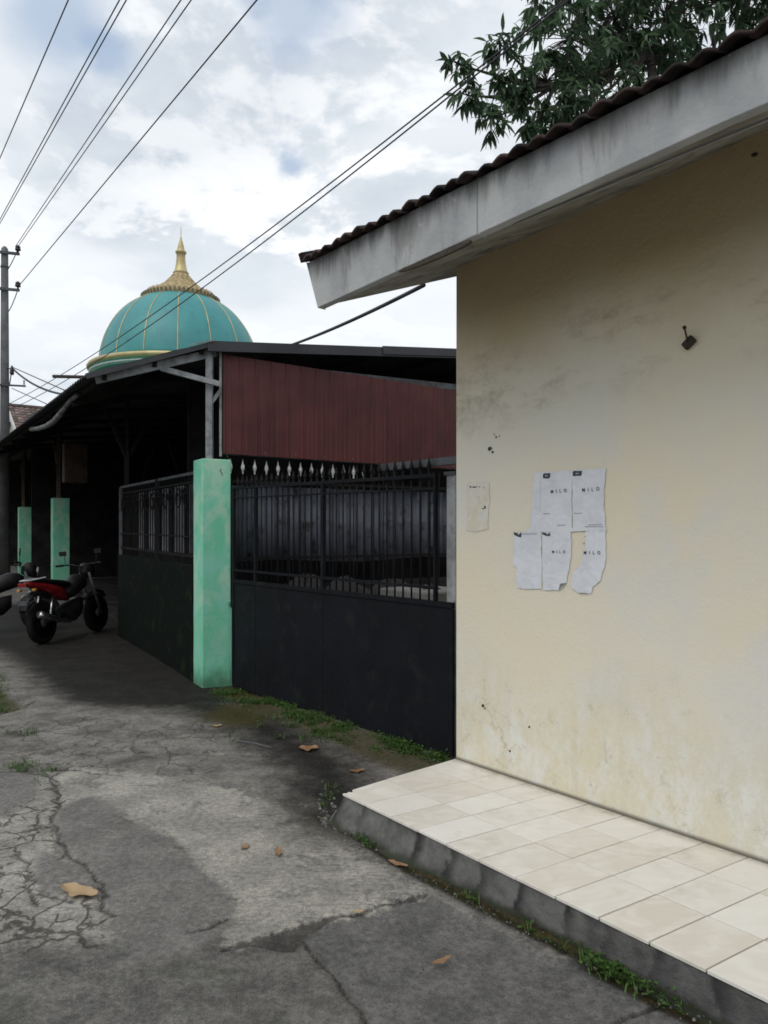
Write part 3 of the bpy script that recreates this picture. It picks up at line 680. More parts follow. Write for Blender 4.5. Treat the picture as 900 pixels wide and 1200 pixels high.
# how deep the terrace is at a given a (to the wall)
def depth(a_):
    p = Cc+fd*a_; den = fn.x*N2[0]+fn.y*N2[1]; return (3.102-(p.x*N2[0]+p.y*N2[1]))/den
edge_j = []
for px, py in ((461.7,956),(490,971.7),(560,1007.3),(603.3,1028.3),(647.5,1051.7),(700,1076),(757.5,1105.7),(825,1138.3)):
    g = gp(px, py, TZ); edge_j.append((g-Cc).dot(fd))
st = (edge_j[-1]-edge_j[4])/3
joints = [edge_j[0], edge_j[1], (edge_j[1]+edge_j[2])/2, edge_j[2]] + edge_j[3:]
joints = [joints[0]-.205, ] + joints
joints = [-.015] + [j for j in joints if j > .06]
while joints[-1] < LEN: joints.append(joints[-1]+st)
back_a = (A0-Cc).dot(fd)
j1, j2 = gp(757.5, 1105.7, TZ), gp(827.3, 1074.3, TZ); SHR = (j2-j1).dot(fd)/(j2-j1).dot(fn)
mb = MB(); rows = [0, .31, .62, 2]; random.seed(9); gr = .0029
leftx = (back_l-Cc).dot(fd)/depth(0)        # slant of the left end
for i in range(len(joints)-1):
    for r in range(3):
        sh = SHR*rows[r]; a0 = joints[i]+(sh if i else 0); a1 = joints[i+1]+sh; sk = SHR*.31
        g0 = gr*random.choice([.55, .9, 1.2]); b0 = rows[r]+g0*.5+.0012; 
        def bmax(a_): return min(rows[r+1]-g0, depth(a_)-.004)
        p = [(a0+g0, b0), (a1-g0, b0), (a1-g0+SHR*(bmax(a1)-b0), bmax(a1)), (a0+g0+SHR*(bmax(a0)-b0), bmax(a0))]
        if i == 0:
            p[0] = (leftx*b0+.0, b0); p[3] = (leftx*bmax(a0)+.0, bmax(a0))
        if i == 0 and r == 0: p = [(.012, 0), (a1-g0, b0), (a1-g0+SHR*.31, bmax(a1)), (leftx*bmax(a0), bmax(a0)), (leftx*.07+.004, .07), (.030, .05), (.012, .035), (.022, .02)]
        dz = random.uniform(-.0008, .0008); tn = random.random()
        P = [fp(x, y, TZ+dz) for x, y in p]
        m_ = MB(); mb.prism(P, (0,0,-.012), tn)
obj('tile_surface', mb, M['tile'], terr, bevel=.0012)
# concrete body with rough nibbled front
mb = MB()
n_ = 260; front = []; random.seed(4)
for i in range(n_+1):
    a_ = .012+(LEN-.012)*i/n_; front.append(a_)
def rim(a_, z):
    w_ = .010*mnoise.noise(Vector((a_*6, z*14, 1)))+.006*mnoise.noise(Vector((a_*25, z*40, 5)))
    fl = -(.075*max(0, 1-a_/1.3))*max(0, 1-z/.13)**1.3
    return fp(a_-(.05*max(0, 1-z/.13) if a_ < .03 else 0), fl+w_+.008 - (.02*(1-z/.13) if z < .13 else 0)*max(0, mnoise.noise(Vector((a_*3, 0, 9)))), z)
zs = [-.03, .0, .02, .045, .07, .095, .12, .1365]
vs = [rim(a_, z) for a_ in front for z in zs]; k = len(zs)
mb.add(vs, [(i*k+j, (i+1)*k+j, (i+1)*k+j+1, i*k+j+1) for i in range(n_) for j in range(k-1)], True)
# top under tiles + left end
mb.add([fp(.012, .008, .1365), fp(LEN, .008, .1365), fp(LEN, depth(LEN), .1365), fp(leftx*depth(0), depth(0), .1365)], [(0,1,2,3)])
ev = []
for q in range(21):
    b2 = .008+(depth(0)-.008)*q/20
    for z in zs: ev.append(fp(leftx*b2+.012-.05*max(0, 1-z/.13)+.014*mnoise.noise(Vector((b2*9, z*20, 2)))-(.03 if z < .05 else 0)*(1 if q < 8 else .3), b2, z))
mb.add(ev, [(q*k+j, q*k+j+1, (q+1)*k+j+1, (q+1)*k+j) for q in range(20) for j in range(k-1)], True)
obj('concrete_edge', mb, M['plinth'], terr)

# ---------------------------------------------------------------- gate between pillar and house
GC = 3.44
def go(px, z): k_ = (px-CX)/FPX; Y = GC/(N2[0]*k_+N2[1]); return Vector((k_*Y, Y, z))
gl = go(273, 0); grt = go(531.5, 0); GW = (grt-gl).length; gd = (grt-gl).normalized(); gn = Vector((gd.y, -gd.x, 0))
def gq(f, z, off=0): return gl+gd*(GW*f)+Vector((0,0,z))+gn*off
gate = thing('driveway_gate', gl, 'dark navy steel driveway gate with solid lower panel and upright bars, beside the mint pillar', 'gate')
gy = Vector((0,0,1))
mb = MB(); mb.box(gq(.5, .48), (GW, .02, 1.0), (gd, gn, gy)); obj('lower_panel', mb, M['navy'], gate, bevel=.004)
for f in (.0, .14, .5, .937):
    if f in (.14, .5):
        mb = MB(); mb.box(gq(f+.008, .48, .0105), (.006, .003, .99), (gd, gn, gy)); obj('weld_seam', mb, M['navy'], gate)
    mb = MB(); mb.box(gq(f+.008, 1.44 if f else .95, .004), (.035 if f != .937 else .018, .03, .88 if f else 1.9), (gd, gn, gy)); obj('upright', mb, M['navy'], gate)
for z0, z1, w_ in ((1.0, 1.0, .035), (1.105, 1.105, .02), (1.895, 1.86, .025), (1.80, 1.77, .012)):
    mb = MB(); mb.bar(gq(0, z0, .002), gq(1 if z0 < 1.05 else .945, z1, .002), .032, w_); obj('rail', mb, M['navy'], gate)
NB = 31
for i in range(NB):
    f = .03+i/NB*.92; zt = 1.93-.02*f + .0
    mb = MB(); a = gq(f, 1.01, -.004); b_ = gq(f, zt, -.004); mb.tube([a, b_], .0075, 6); bar = obj('gate_bar', mb, M['iron'], gate)
    mb = MB(); mb.lathe(gq(f, zt-.01, -.004), [(.006,0),(.016,.03),(.002,.085)], 6, smooth=False); obj('spear_tip', mb, M['iron'], bar)
# header rail from the house
mb = MB(); a = pl(446, 549, GC+.05); b_ = pl(531, 541, GC+.05); a.z = b_.z = 1.955; mb.bar(a, b_+gd*.08, .04, .05)
tag(obj('header_beam', mb, M['dimsteel'], None, a), 'dark steel header beam running out of the cream house wall above the gate', 'beam')
pp = thing('gate_post', go(523, 0)-gn*.09, 'light grey rendered post standing behind the gate beside the cream house', 'post')
mb = MB(); mb.box(go(521.5, .93)-gn*.09, (.085, .07, 1.86), (gd, gn, gy)); obj('post_shaft', mb, M['greypost'], pp, bevel=.004)
mb = MB(); mb.box(go(521.5, 1.872)-gn*.09, (.11, .10, .024), (gd, gn, gy)); obj('post_cap', mb, M['dimsteel'], pp)

# ---------------------------------------------------------------- mint pillars
VV = Vector((V2[0], V2[1], 0)); UU = Vector((U2[0], U2[1], 0))
def pillar(s, w_, h_, label, notch=False, z0=-.12):
    p0 = uv(s, 0); p = thing('mint_pillar', p0, label, 'pillar', 'mint green pillars along the street front')
    m_ = MB(); nz = 12; d_ = .285 if notch else w_; vv = []
    for i in range(nz+1):
        z = z0+(h_-z0)*i/nz
        for q, (a_, b2) in enumerate(((0,0), (w_,0), (w_, d_), (0, d_))):
            j = .004*mnoise.noise(Vector((i*1.7, q*3.1, s)))
            vv.append(p0+VV*(a_+j)+UU*(b2+j)+Vector((0,0,z)))
    ff = [(i*4+j, i*4+(j+1) % 4, (i+1)*4+(j+1) % 4, (i+1)*4+j) for i in range(nz) for j in range(4)]+[(3,2,1,0),(nz*4, nz*4+1, nz*4+2, nz*4+3)]
    m_.add(vv, ff); obj('shaft', m_, M['mint'], p, bevel=.008)
    if notch:
        m_ = MB(); c_ = p0+VV*(w_+.022)+UU*.13; m_.box(c_+Vector((0,0,.30)), (.05, .262, .86), (VV, UU, gy)); obj('side_ledge', m_, M['mint'], p, bevel=.008)
        m_ = MB(); pts = [p0+VV*(.19+.012*x)+UU*(-.003)+Vector((0,0,2.06+.012*y)) for x, y in ((0,2),(-1,1.2),(-1.1,0),(0,-.6),(.6,-2),(.2,-3.2))]; m_.tube(pts, .003, 5); obj('paint_mark', m_, M['rod'], p)
        m_ = MB(); m_.bar(p0+VV*.285+UU*.05+Vector((0,0,2.18)), p0+VV*.255+UU*.05+Vector((0,0,2.25)), .008); obj('hinge_pin', m_, M['rod'], p)
    return p
pillar(0, .285, 2.18, 'near mint green pillar with faded paint between the navy gate and the dark fence', True)
pillar(10.6, .34, 2.18, 'second mint pillar along the street, just behind the red motorcycle')
pillar(18.3, .40, 2.18, 'third mint pillar, seen above the black motorcycle')

# ---------------------------------------------------------------- street-side shed building
B0 = uv(0, 0)
shed = thing('shed_building', B0, 'low open-fronted shed with dark sheet roof and maroon cladding on its near side', 'building')
def ez(s): return 2.87+.044*s
def kz(s): return 3.30+.035*s
K0 = Vector((-1.70, 7.20, 0)); SL_ = 17.5
def kp(s, t, z): return Vector((K0.x+s*U2[0]+t*V2[0], K0.y+s*U2[1]+t*V2[1], z))
def roof_z(s, t):
    if t <= 0: return kz(s)+(kz(s)-ez(s))*t/1.12
    return kz(s)+t*(.28/2.92)
def sheet(s0, s1, t0, t1, nt, pitch=.15, amp=.016):
    ns = int((s1-s0)/pitch*6); m_ = MB()
    def fn_(i, j):
        s = s0+(s1-s0)*i; t = t0+(t1-t0)*j; return kp(s, t, roof_z(s, t)+amp*math.cos(2*math.pi*s/pitch)+(.012 if t0 > 0 else 0))
    m_.grid(lambda i, j: fn_(i, j), ns, nt); return m_
rf = obj('roof', sheet(-.0, 27.1, -1.12, .06, 3), M['roofmetal'], shed, solid=.004)
obj('roof_sheet', sheet(.0, SL_, .0, 6.2, 4), M['roofmetal'], rf, solid=.004)
# edge metal
mb = MB(); mb.bar(kp(-.01, -.02, roof_z(0, 0)-.03), kp(-.01, 6.2, roof_z(0, 6.2)-.03), .03, .10); obj('edge_flashing', mb, M['fasciametal'], rf)
mb = MB(); mb.bar(kp(-.035, 1.95, roof_z(0, 1.95)-.015), kp(-.035, 6.2, roof_z(0, 6.2)-.015), .012, .09); obj('edge_flashing', mb, M['fasciametal'], rf)
mb = MB(); mb.bar(kp(-.01, -1.12, roof_z(0, -1.12)-.01), kp(-.01, -.02, roof_z(0, -.02)-.015), .02, .045); obj('edge_flashing', mb, M['fasciametal'], rf)
mb = MB(); mb.bar(kp(-.03, -.20, roof_z(0, -.2)+.03), kp(-.03, .05, roof_z(0, .0)+.03), .014, .012); obj('edge_highlight', mb, M['steel'], rf)  # pale strip standing in for the highlight along the roof rim
# under-roof beams and purlins
mb = MB(); mb.bar(kp(.12, .30, roof_z(0, .3)-.17), kp(.12, 6.1, roof_z(0, .3)-.10), .05, .07); obj('front_beam', mb, M['dimsteel'], shed)
for i, t in enumerate((-.95, -.5, -.05, .9, 1.9, 2.9, 3.9, 4.9)):
    mb = MB(); mb.bar(kp(.05, t, roof_z(0, t)-.055), kp(SL_, t, roof_z(SL_, t)-.055), .04, .05); obj('purlin', mb, M['darkwood'], shed)
for i, s in enumerate((1.6, 3.4, 5.2, 7.2, 9.2, 11.5, 14)):
    mb = MB(); mb.bar(kp(s, -1.0, roof_z(s, -1.0)-.12), kp(s, .0, roof_z(s, 0)-.12), .04, .08); mb.bar(kp(s, .0, roof_z(s, 0)-.12), kp(s, 5, roof_z(s, 5)-.12), .04, .08); obj('rafter', mb, M['darkwood'], shed)
# maroon cladding: ribbed sheet; edges measured on the place
q0 = Vector((-1.6, 7.36, 0))
def cl(t, z, off=0): return q0+VV*t+UU*off+Vector((0,0,z))
mb = MB(); tw = 3.6; pr = []; t = 0; _j = 0
while t < tw:
    for dt, dp in ((0, 0), (.008, -.012), (.022, -.012), (.03, 0), (.075, 0), (.08, -.004), (.09, -.004), (.095, 0), (.14, 0)): pr.append((t+dt, dp+_j))
    t += .17; _j = random.uniform(-.003, .003)
def ctop(t): return 3.235-.03*t
def cbot(t): return 2.25-.012*t
vv = []
for t, dp in pr: vv += [cl(t, cbot(t), dp), cl(t, ctop(t), dp)]
mb.add(vv, [(2*i, 2*i+2, 2*i+3, 2*i+1) for i in range(len(pr)-1)]); obj('maroon_cladding', mb, M['maroon'], shed, solid=.003)
mb = MB()
for t in np.arange(.06, 3.4, .34):
    mb = MB(); mb.lathe(cl(t+.05, cbot(t)+.035, -.001), [(.006,0),(.004,.004)], 8, -UU); obj('screw_head', mb, M['steel'], shed)
mb = MB(); mb.bar(cl(-.02, 2.22), cl(-.02, 3.27), .022); obj('corner_trim', mb, M['steel'], shed)
mb = MB(); mb.bar(cl(0, 2.262, .03), cl(3.6, 2.22, .03), .03, .04); obj('cladding_rail', mb, M['dimsteel'], shed)
# posts and struts near the corner
def T(px, py, s_, t_):   # point on street-front plane at t=t_ : solve for s
    k_ = (px-CX)/FPX; x0 = B0.x+t_*V2[0]; y0 = B0.y+t_*V2[1]; s = (x0-k_*y0)/(k_*U2[1]-U2[0]); Y = y0+s*U2[1]; return at(px, py, Y)
p_b = uv(.12, .11, 2.18); mb = MB(); mb.bar(p_b, Vector((p_b.x, p_b.y, 3.26)), .062, .062, (0,1,0)); obj('steel_post', mb, M['steel'], shed)
ptop = Vector((p_b.x, p_b.y, 0))
e1 = kp(.10, -1.02, roof_z(0, -1.02)-.05); e2 = kp(.10, .10, 3.245)
mb = MB(); mb.bar(e1, e2, .04, .075); obj('outrigger_beam', mb, M['steel'], shed)
b1 = e1.lerp(e2, .52)+Vector((0,0,-.03)); b2 = Vector((p_b.x+.03, p_b.y+.0, 2.94)); b3 = at(257, 450, (p_b.y-.05)); 
mb = MB(); mb.bar(b1, b3, .035, .05); obj('strut', mb, M['steel'], shed)
mb = MB(); mb.bar(at(246, 474, p_b.y), at(258, 458, p_b.y+.04), .03, .035); obj('strut', mb, M['steel'], shed)
# Y shaped dim post inside the fence line and other posts on pillars
yb = uv(3.95, .15, 0)
mb = MB(); mb.bar(yb, yb+Vector((0,0,2.6)), .07); mb.bar(yb+Vector((0,0,2.5)), yb+VV*.45+Vector((0,0,3.35)), .05); mb.bar(yb+Vector((0,0,2.5)), yb-VV*.3+Vector((0,0,3.2)), .05); mb.bar(yb+Vector((0,0,2.5)), yb+Vector((0,0,3.4)), .05)
obj('forked_post', mb, M['darkwood'], shed)
for s in (10.75, 18.45):
    pb = uv(s, .15, 2.18); mb = MB(); mb.bar(pb, pb+Vector((0,0,1.3+.04*s-.3)), .1); mb.bar(pb+Vector((0,0,.5)), pb+UU*.8+Vector((0,0,1.4)), .06); obj('timber_post', mb, M['inwood'], shed)
for s in (1.2, 2.4, 6.5):
    a = uv(s, .9, 2.2); mb = MB(); mb.bar(a, a+VV*.4+Vector((0,0,1.2)), .04); mb.bar(a+VV*.8, a+VV*.4+Vector((0,0,1.2)), .03); obj('brace', mb, M['darkwood'], shed)
# inner walls and floor of the shed
def rz(s_, t_): return roof_z(s_, t_-.06)+.008
def upwall(nm, s0, t0, s1, t1, th, mat=None):
    d_ = (uv(s1, t1)-uv(s0, t0)).normalized(); nr = Vector((-d_.y, d_.x, 0))*th
    m_ = MB(); m_.prism([uv(s0, t0, -.05), uv(s1, t1, -.05), uv(s1, t1, rz(s1, t1)), uv(s0, t0, rz(s0, t0))], nr); return obj(nm, m_, mat or M['darkwall'], shed)
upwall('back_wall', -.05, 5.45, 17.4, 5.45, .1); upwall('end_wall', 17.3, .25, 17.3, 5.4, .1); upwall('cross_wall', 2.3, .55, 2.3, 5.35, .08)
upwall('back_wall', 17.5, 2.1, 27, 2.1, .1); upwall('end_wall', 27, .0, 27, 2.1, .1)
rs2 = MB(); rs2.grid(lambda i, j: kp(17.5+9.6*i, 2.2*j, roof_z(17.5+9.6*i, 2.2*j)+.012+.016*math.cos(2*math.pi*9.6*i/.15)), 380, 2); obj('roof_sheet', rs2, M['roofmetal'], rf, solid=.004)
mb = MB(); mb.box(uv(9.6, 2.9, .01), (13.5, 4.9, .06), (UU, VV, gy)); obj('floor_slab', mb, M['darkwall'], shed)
# pale window wall behind the facade fence
win = uv(1.45, .62, 1.0)
mb = MB(); mb.box(uv(3.05, .40, 1.62), (2.7, .03, .82), (UU, VV, gy)); w1 = obj('inner_window', mb, M['curtain'], shed)
for ds in (-1.3, -.65, 0, .65, 1.3):
    m_ = MB(); m_.box(uv(3.05+ds, .36, 1.62), (.06, .05, .84), (UU, VV, gy)); obj('window_frame', m_, M['darkwood'], w1)
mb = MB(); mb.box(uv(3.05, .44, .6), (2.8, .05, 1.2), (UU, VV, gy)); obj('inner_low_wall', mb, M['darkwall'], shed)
# hanging brown box near second pillar
mb = MB(); c_ = at(88, 543, 14.2); mb.box(c_, (.42, .3, .75), (VV, UU, gy)); tag(obj('hanging_box', mb, M['inwood'], None, c_, bevel=.02), 'worn brown box hung under the shed roof above the second mint pillar', 'box')

# street front fence
ff_ = thing('street_fence', uv(2.0, .06), 'dark mossy fence with scrolled iron bars left of the near mint pillar', 'fence')
def fs(s, z, o_=0): return uv(s, .06+o_, z)
mb = MB(); mb.box(fs(2.1, .52), (3.55, .12, 1.24), (UU, VV, gy)); obj('low_wall', mb, M['mosswall'], ff_, bevel=.01)
for z in (1.22, 1.42, 1.98, 2.07):
    mb = MB(); mb.bar(fs(.3, z), fs(3.92, z+.02), .025, .03 if z > 2 or z < 1.3 else .016); obj('rail', mb, M['dimsteel' if z > 2 else 'iron'], ff_)
for i in range(34):
    s = .36+i*.105; mb = MB(); mb.bar(fs(s, 1.15), fs(s, 2.06), .012); obj('fence_bar', mb, M['iron'], ff_)
def scroll(c_, r_, dirs):
    m_ = MB(); pts = []
    for q in range(26):
        a_ = q/25*math.pi*2.7; rr = r_*(1-.6*q/25); pts.append(c_+UU*(math.cos(a_)*rr*dirs)+gy*(math.sin(a_)*rr)+gy*.0)
    m_.tube(pts, .008, 6); return m_
for i in range(6):
    s = .65+i*.55; obj('iron_scroll', scroll(fs(s, 1.82, -.03), .13, 1), M['iron'], ff_); obj('iron_scroll', scroll(fs(s+.27, 1.82, -.03), .13, -1), M['iron'], ff_)
for s in (.30, 1.9, 3.92):
    mb = MB(); mb.bar(fs(s, -.02), fs(s, 2.09), .05); obj('fence_post', mb, M['dimsteel'] if s > 3 else M['iron'], ff_)

# spear topped inner fence under the cladding
sf = thing('spear_fence', cl(1.4, 0, .05), 'row of white-tipped spear pickets under the maroon cladding behind the navy gate', 'fence')
for i in range(22):
    t = .10+i*.128; m_ = MB(); a = cl(t, .5, .05); b_ = cl(t, 2.06, .05); m_.bar(a, b_, .012); pk = obj('picket', m_, M['iron'], sf)
    m_ = MB(); c_ = cl(t, 2.06, .05); m_.lathe(c_, [(.008,0),(.007,.02),(.018,.05),(.02,.07),(.008,.11),(.001,.15)], 8, smooth=False)
    obj('spear_tip', m_, M['whitepaint'] if i < 13 else M['iron'], pk)
for z in (.6, 1.2, 1.98):
    m_ = MB(); m_.bar(cl(0, z, .05), cl(2.9, z, .05), .02, .03); obj('rail', m_, M['iron'], sf)
# blue-grey corrugated screen
mb = MB(); n_ = 200
mb.grid(lambda i, j: cl(.12+2.95*i, 1.15+.80*j+(.02*math.sin(i*9) if j == 0 else 0), .28+.02*math.sin(2*math.pi*i*2.95/.11)), 420, 1)
scr = tag(obj('corrugated_screen', mb, M['bluesheet'], None, cl(1.6, 1.15, .28), solid=.003), 'blue-grey corrugated sheet screen seen through the gate bars', 'screen')
scw = tag(obj('yard_wall', MB().box(cl(1.7, .35, .42), (3.4, .12, 1.1), (VV, UU, gy)), M['darkwall'], None, cl(1.7, 0, .42), bevel=.01), 'low dark wall below the corrugated screen behind the gate', 'wall')
mb = MB(); c_ = so(-4.3, .9); mb.box(c_+Vector((0,0,.515)), (.62, .5, 1.03), (Vector((W2[0],W2[1],0)), Vector((N2[0],N2[1],0)), gy)); tag(obj('concrete_trough', mb, M['ledge'], None, c_, bevel=.015), 'pale concrete block low behind the gate near the light grey post', 'block')
random.seed(12)
for i, (px, lab) in enumerate(((300, 'dusty bundle just behind the gate beside the mint pillar'), (345, 'dusty heap behind the gate, second from the pillar'), (395, 'rounded dusty heap behind the middle of the gate'), (440, 'dusty heap behind the gate nearest the pale block'))):
    g = go(px, 0)+gn*.55*(-1); m_ = MB(); r_ = random.uniform(.26, .36)
    m_.grid(lambda a_, b2: g+Vector((math.cos(a_*6.283)*math.sin(b2*3.1416)*r_, math.sin(a_*6.283)*math.sin(b2*3.1416)*r_, .55+math.cos(b2*3.1416)*.50*(1+.12*mnoise.noise(Vector((math.cos(a_*6.28)*2, math.sin(a_*6.28)*2, b2*4+i)))))), 30, 18)
    tag(obj('covered_heap', m_, M['clutter'], None, g), lab, 'heap', 'dusty heaps in the yard behind the gate')

# pipes and rod on the roof edge
mb = MB(); pts = [at(37,502,12.4), at(48,499,11.8), at(60,492,11.0), at(68,482,10.2), at(76,470,9.2), at(90,462,8.0)]
pts = []
for (px, py) in ((37,503),(46,502),(55,499),(63,494),(70,486),(76,478),(82,470),(90,463)):
    k_ = (px-CX)/FPX; x0 = K0.x-1.0*V2[0]; y0 = K0.y-1.0*V2[1]; s = (x0-k_*y0)/(k_*U2[1]-U2[0]); Y = y0+s*U2[1]; pts.append(at(px, py, Y))
mb.tube(pts, [.035 if i < 5 else .025 for i in range(len(pts))], 8); tag(obj('drain_pipe', mb, M['palepipe'], None, pts[0]), 'pale bent plastic pipe hanging under the street eave of the shed roof', 'pipe')
a = at(62, 441, 7.9); b_ = at(106, 436, 7.6)+Vector((.25,.3,.0)); mb = MB(); mb.tube([a, b_], .018, 8); tag(obj('roof_rod', mb, M['rod'], None, a), 'thin rusty bar sticking out from the shed roof edge in front of the dome ring', 'bar')

# ---------------------------------------------------------------- mosque
MC = Vector(((212-CX)/FPX*29, 29, 0))
mosq = thing('mosque', MC, 'mosque with teal ribbed dome and golden spire rising behind the shed roof', 'mosque')
mb = MB(); mb.box(MC+Vector((0,0,3.1)), (7.2, 7.2, 6.2), (UU, VV, gy)); hall = obj('hall', mb, M['cream'], mosq)
mb = MB(); mb.box(MC+Vector((0,0,6.3)), (7.8, 7.8, .22), (UU, VV, gy)); obj('hall_cornice', mb, M['domegreen'], mosq)
for sd in (-1, 1):
    for k_ in (-2.3, 0, 2.3):
        for (axA, axB) in ((UU, VV), (VV, UU)):
            m_ = MB(); m_.box(MC+axA*(3.62*sd)+axB*k_+Vector((0,0,3.4)), (.06, 1.1, 2.4), (axA, axB, gy)); w_ = obj('window', m_, M['glass'], mosq)
            m_ = MB(); m_.box(MC+axA*(3.66*sd)+axB*k_+Vector((0,0,4.66)), (.1, 1.3, .12), (axA, axB, gy)); obj('window_frame', m_, M['domegreen'], w_)
zc = 7.62
mb = MB(); mb.lathe(MC, [(2.9, 6.4), (2.9, zc-.35), (3.1, zc-.33), (3.28, zc-.24), (3.34, zc-.14)], 64); obj('dome_drum', mb, M['domegreen'], mosq)
mb = MB(); mb.lathe(MC, [(3.34, zc-.14), (3.42, zc-.10), (3.44, zc-.02), (3.40, zc+.04), (3.26, zc+.07), (3.0, zc+.08)], 64); obj('dome_ring', mb, M['gold'], mosq)
mb = MB(); mb.lathe(MC, [(3.12, zc-.30), (3.34, zc-.26), (3.36, zc-.22), (3.2, zc-.2)], 64); obj('ring_molding', mb, M['whitepaint'], mosq)
def dr(f): a_ = f*math.pi/2; return 3.02*math.cos(a_)**.93, zc+.05+3.0*math.sin(a_)
mb = MB(); mb.lathe(MC, [dr(i/28*.97) for i in range(29)], 80); dome = obj('dome', mb, M['dome'], mosq)
for k_ in range(16):
    a_ = k_/16*2*math.pi+.23; m_ = MB(); pts = []
    for i in range(22):
        r_, z = dr(i/21*.85); pts.append(MC+Vector((math.cos(a_)*(r_+.006), math.sin(a_)*(r_+.006), z)))
    m_.tube(pts, .020, 6); obj('gold_rib', m_, M['gold'], dome)
zr = zc+2.87
mb = MB(); mb.lathe(MC, [(1.0, zr-.30), (1.40, zr-.28), (1.46, zr-.16), (1.47, zr), (1.38, zr+.05), (1.08, zr+.15), (.84, zr+.32), (.60, zr+.54), (.40, zr+.78), (.27, zr+1.0)], 56)
m_ = mb
for rw in range(7):
    f = rw/7; z = zr+.06+f**1.3*.88; r_ = float(np.interp(z-zr, [.05,.15,.32,.54,.78,1.0], [1.38,1.08,.84,.60,.40,.27])); n2_ = max(14, int(r_*30))
    for k_ in range(n2_):
        a_ = (k_+.5*(rw % 2))/n2_*2*math.pi; d = Vector((math.cos(a_), math.sin(a_), 0)); tn = Vector((-d.y, d.x, 0)); w_ = 2*math.pi*r_/n2_*.46
        m_.prism([MC+d*(r_+.02)+Vector((0,0,z-.04)), MC+d*(r_-.02)+tn*w_+Vector((0,0,z+.04)), MC+d*(r_-.10)+Vector((0,0,z+.14)), MC+d*(r_-.02)-tn*w_+Vector((0,0,z+.04))], (0,0,.03))
cap = obj('scaled_cap', mb, M['goldtile'], mosq)
m_ = MB()
for k_ in range(56):
    a_ = k_/56*2*math.pi; d = Vector((math.cos(a_), math.sin(a_), 0)); tn = Vector((-d.y, d.x, 0)); m_.box(MC+d*1.46+Vector((0,0,zr-.13)), (.09, .085, .27), (d, tn, gy))
obj('rim_beads', m_, wmat('bronze_rim', (.16,.14,.075), (.09,.085,.05), 9, .6, 0), cap)
mb = MB(); mb.lathe(MC, [(.27, zr+.96), (.31, zr+1.0), (.25, zr+1.08), (.20, zr+1.3), (.17, zr+1.55), (.165, zr+1.75), (.21, zr+1.78), (.21, zr+1.85), (.13, zr+1.89), (.14, zr+1.96), (.07, zr+2.25), (.035, zr+2.3), (.04, zr+2.38), (.018, zr+2.42), (.014, zr+2.75), (.001, zr+2.85)], 24); obj('spire', mb, M['gold'], mosq)

# ---------------------------------------------------------------- far house with tiled roof
hd = Vector((.8, .6, 0)); hp = Vector((-.6, .8, 0)); fh0 = at(9, 476, 38)
fh = thing('far_house', Vector((fh0.x, fh0.y, 0)), 'distant house with brown tiled roof and white gable boards behind the concrete power pole', 'house')
apz = fh0.z; hw = 3.2; rs = .68; ln = 9
def fq(a_, b2, z): return Vector((fh0.x, fh0.y, 0))+hd*a_+hp*b2+Vector((0,0,z))
mb = MB(); mb.prism([fq(.3, -hw+.4, 0), fq(.3, -hw+.4, apz-rs*(hw-.4)-.1), fq(.3, 0, apz-.12), fq(.3, hw-.4, apz-rs*(hw-.4)-.1), fq(.3, hw-.4, 0)], hd*(ln-.6)); obj('wall', mb, M['cream'], fh)
for sg in (-1, 1):
    m_ = MB(); random.seed(20)
    for r in range(13):
        for c in range(34):
            b0 = (hw*r/13)*sg; b1 = (hw*(r+1)/13+.03)*sg; a0 = c*ln/34; a1 = a0+ln/34*.97; za = apz-rs*abs(b0)-.02; zb = apz-rs*abs(b1)+.02; h_ = .05
            m_.add([fq(a0, b0, za), fq((a0+a1)/2, b0, za+h_), fq(a1, b0, za), fq(a0, b1, zb), fq((a0+a1)/2, b1, zb+h_), fq(a1, b1, zb)], [(0,1,4,3),(1,2,5,4)], False, random.random())
    obj('roof', m_, M['fartile'], fh, solid=.03)
    m_ = MB(); m_.bar(fq(-.05, 0, apz+.0), fq(-.05, (hw+.1)*sg, apz-rs*(hw+.1)), .05, .24); obj('gable_board', m_, M['whitepaint'], fh)
mb = MB(); mb.tube([fq(0, 0, apz+.05), fq(ln, 0, apz+.05)], .11, 8); obj('ridge_cap', mb, M['fartile'], fh)
mb = MB(); mb.box(fq(.28, 0, apz-2.2), (.08, 1.0, .7), (hd, hp, gy)); obj('window', mb, M['glass'], fh)

# ---------------------------------------------------------------- power pole and cables
PY = 24; pb = at(5.5, 0, PY); pz = at(0, 289, PY).z
pole = thing('power_pole', Vector((pb.x, pb.y, 0)), 'tall weathered concrete power pole with two cross arms at left edge behind the shed roof', 'power pole')
P0 = Vector((pb.x, pb.y, 0)); ar = Vector((.95, .31, 0)).normalized()
mb = MB(); mb.tube([P0, P0+gy*(pz-.08), P0+gy*pz], [.17, .105, .05], 12); obj('shaft', mb, M['pole'], pole)
ins = {}
def zpy(py): return at(0, py, PY).z
for py, x0, x1 in ((297.5, -1.35, .50), (340, -1.2, .50), (452, -.5, .68)):
    z = zpy(py); m_ = MB(); m_.bar(P0-Vector((0,.14,0))+ar*x0+gy*z, P0-Vector((0,.14,0))+ar*x1+gy*z, .07, .08 if py < 400 else .05); armo = obj('cross_arm', m_, M['dimsteel'], pole)
    for xx in ((x0+.06, x0+.55, x1-.05) if py < 400 else (x1-.05,)):
        c_ = P0-Vector((0,.14,0))+ar*xx+gy*(z+.04); m_ = MB(); m_.lathe(c_, [(.03,0),(.03,.06),(.085,.07),(.09,.12),(.05,.14),(.08,.15),(.075,.2),(.03,.24)] if py < 400 else [(.02,0),(.02,.1),(.03,.14)], 10); obj('insulator', m_, M['ceramic'], armo)
mb = MB()
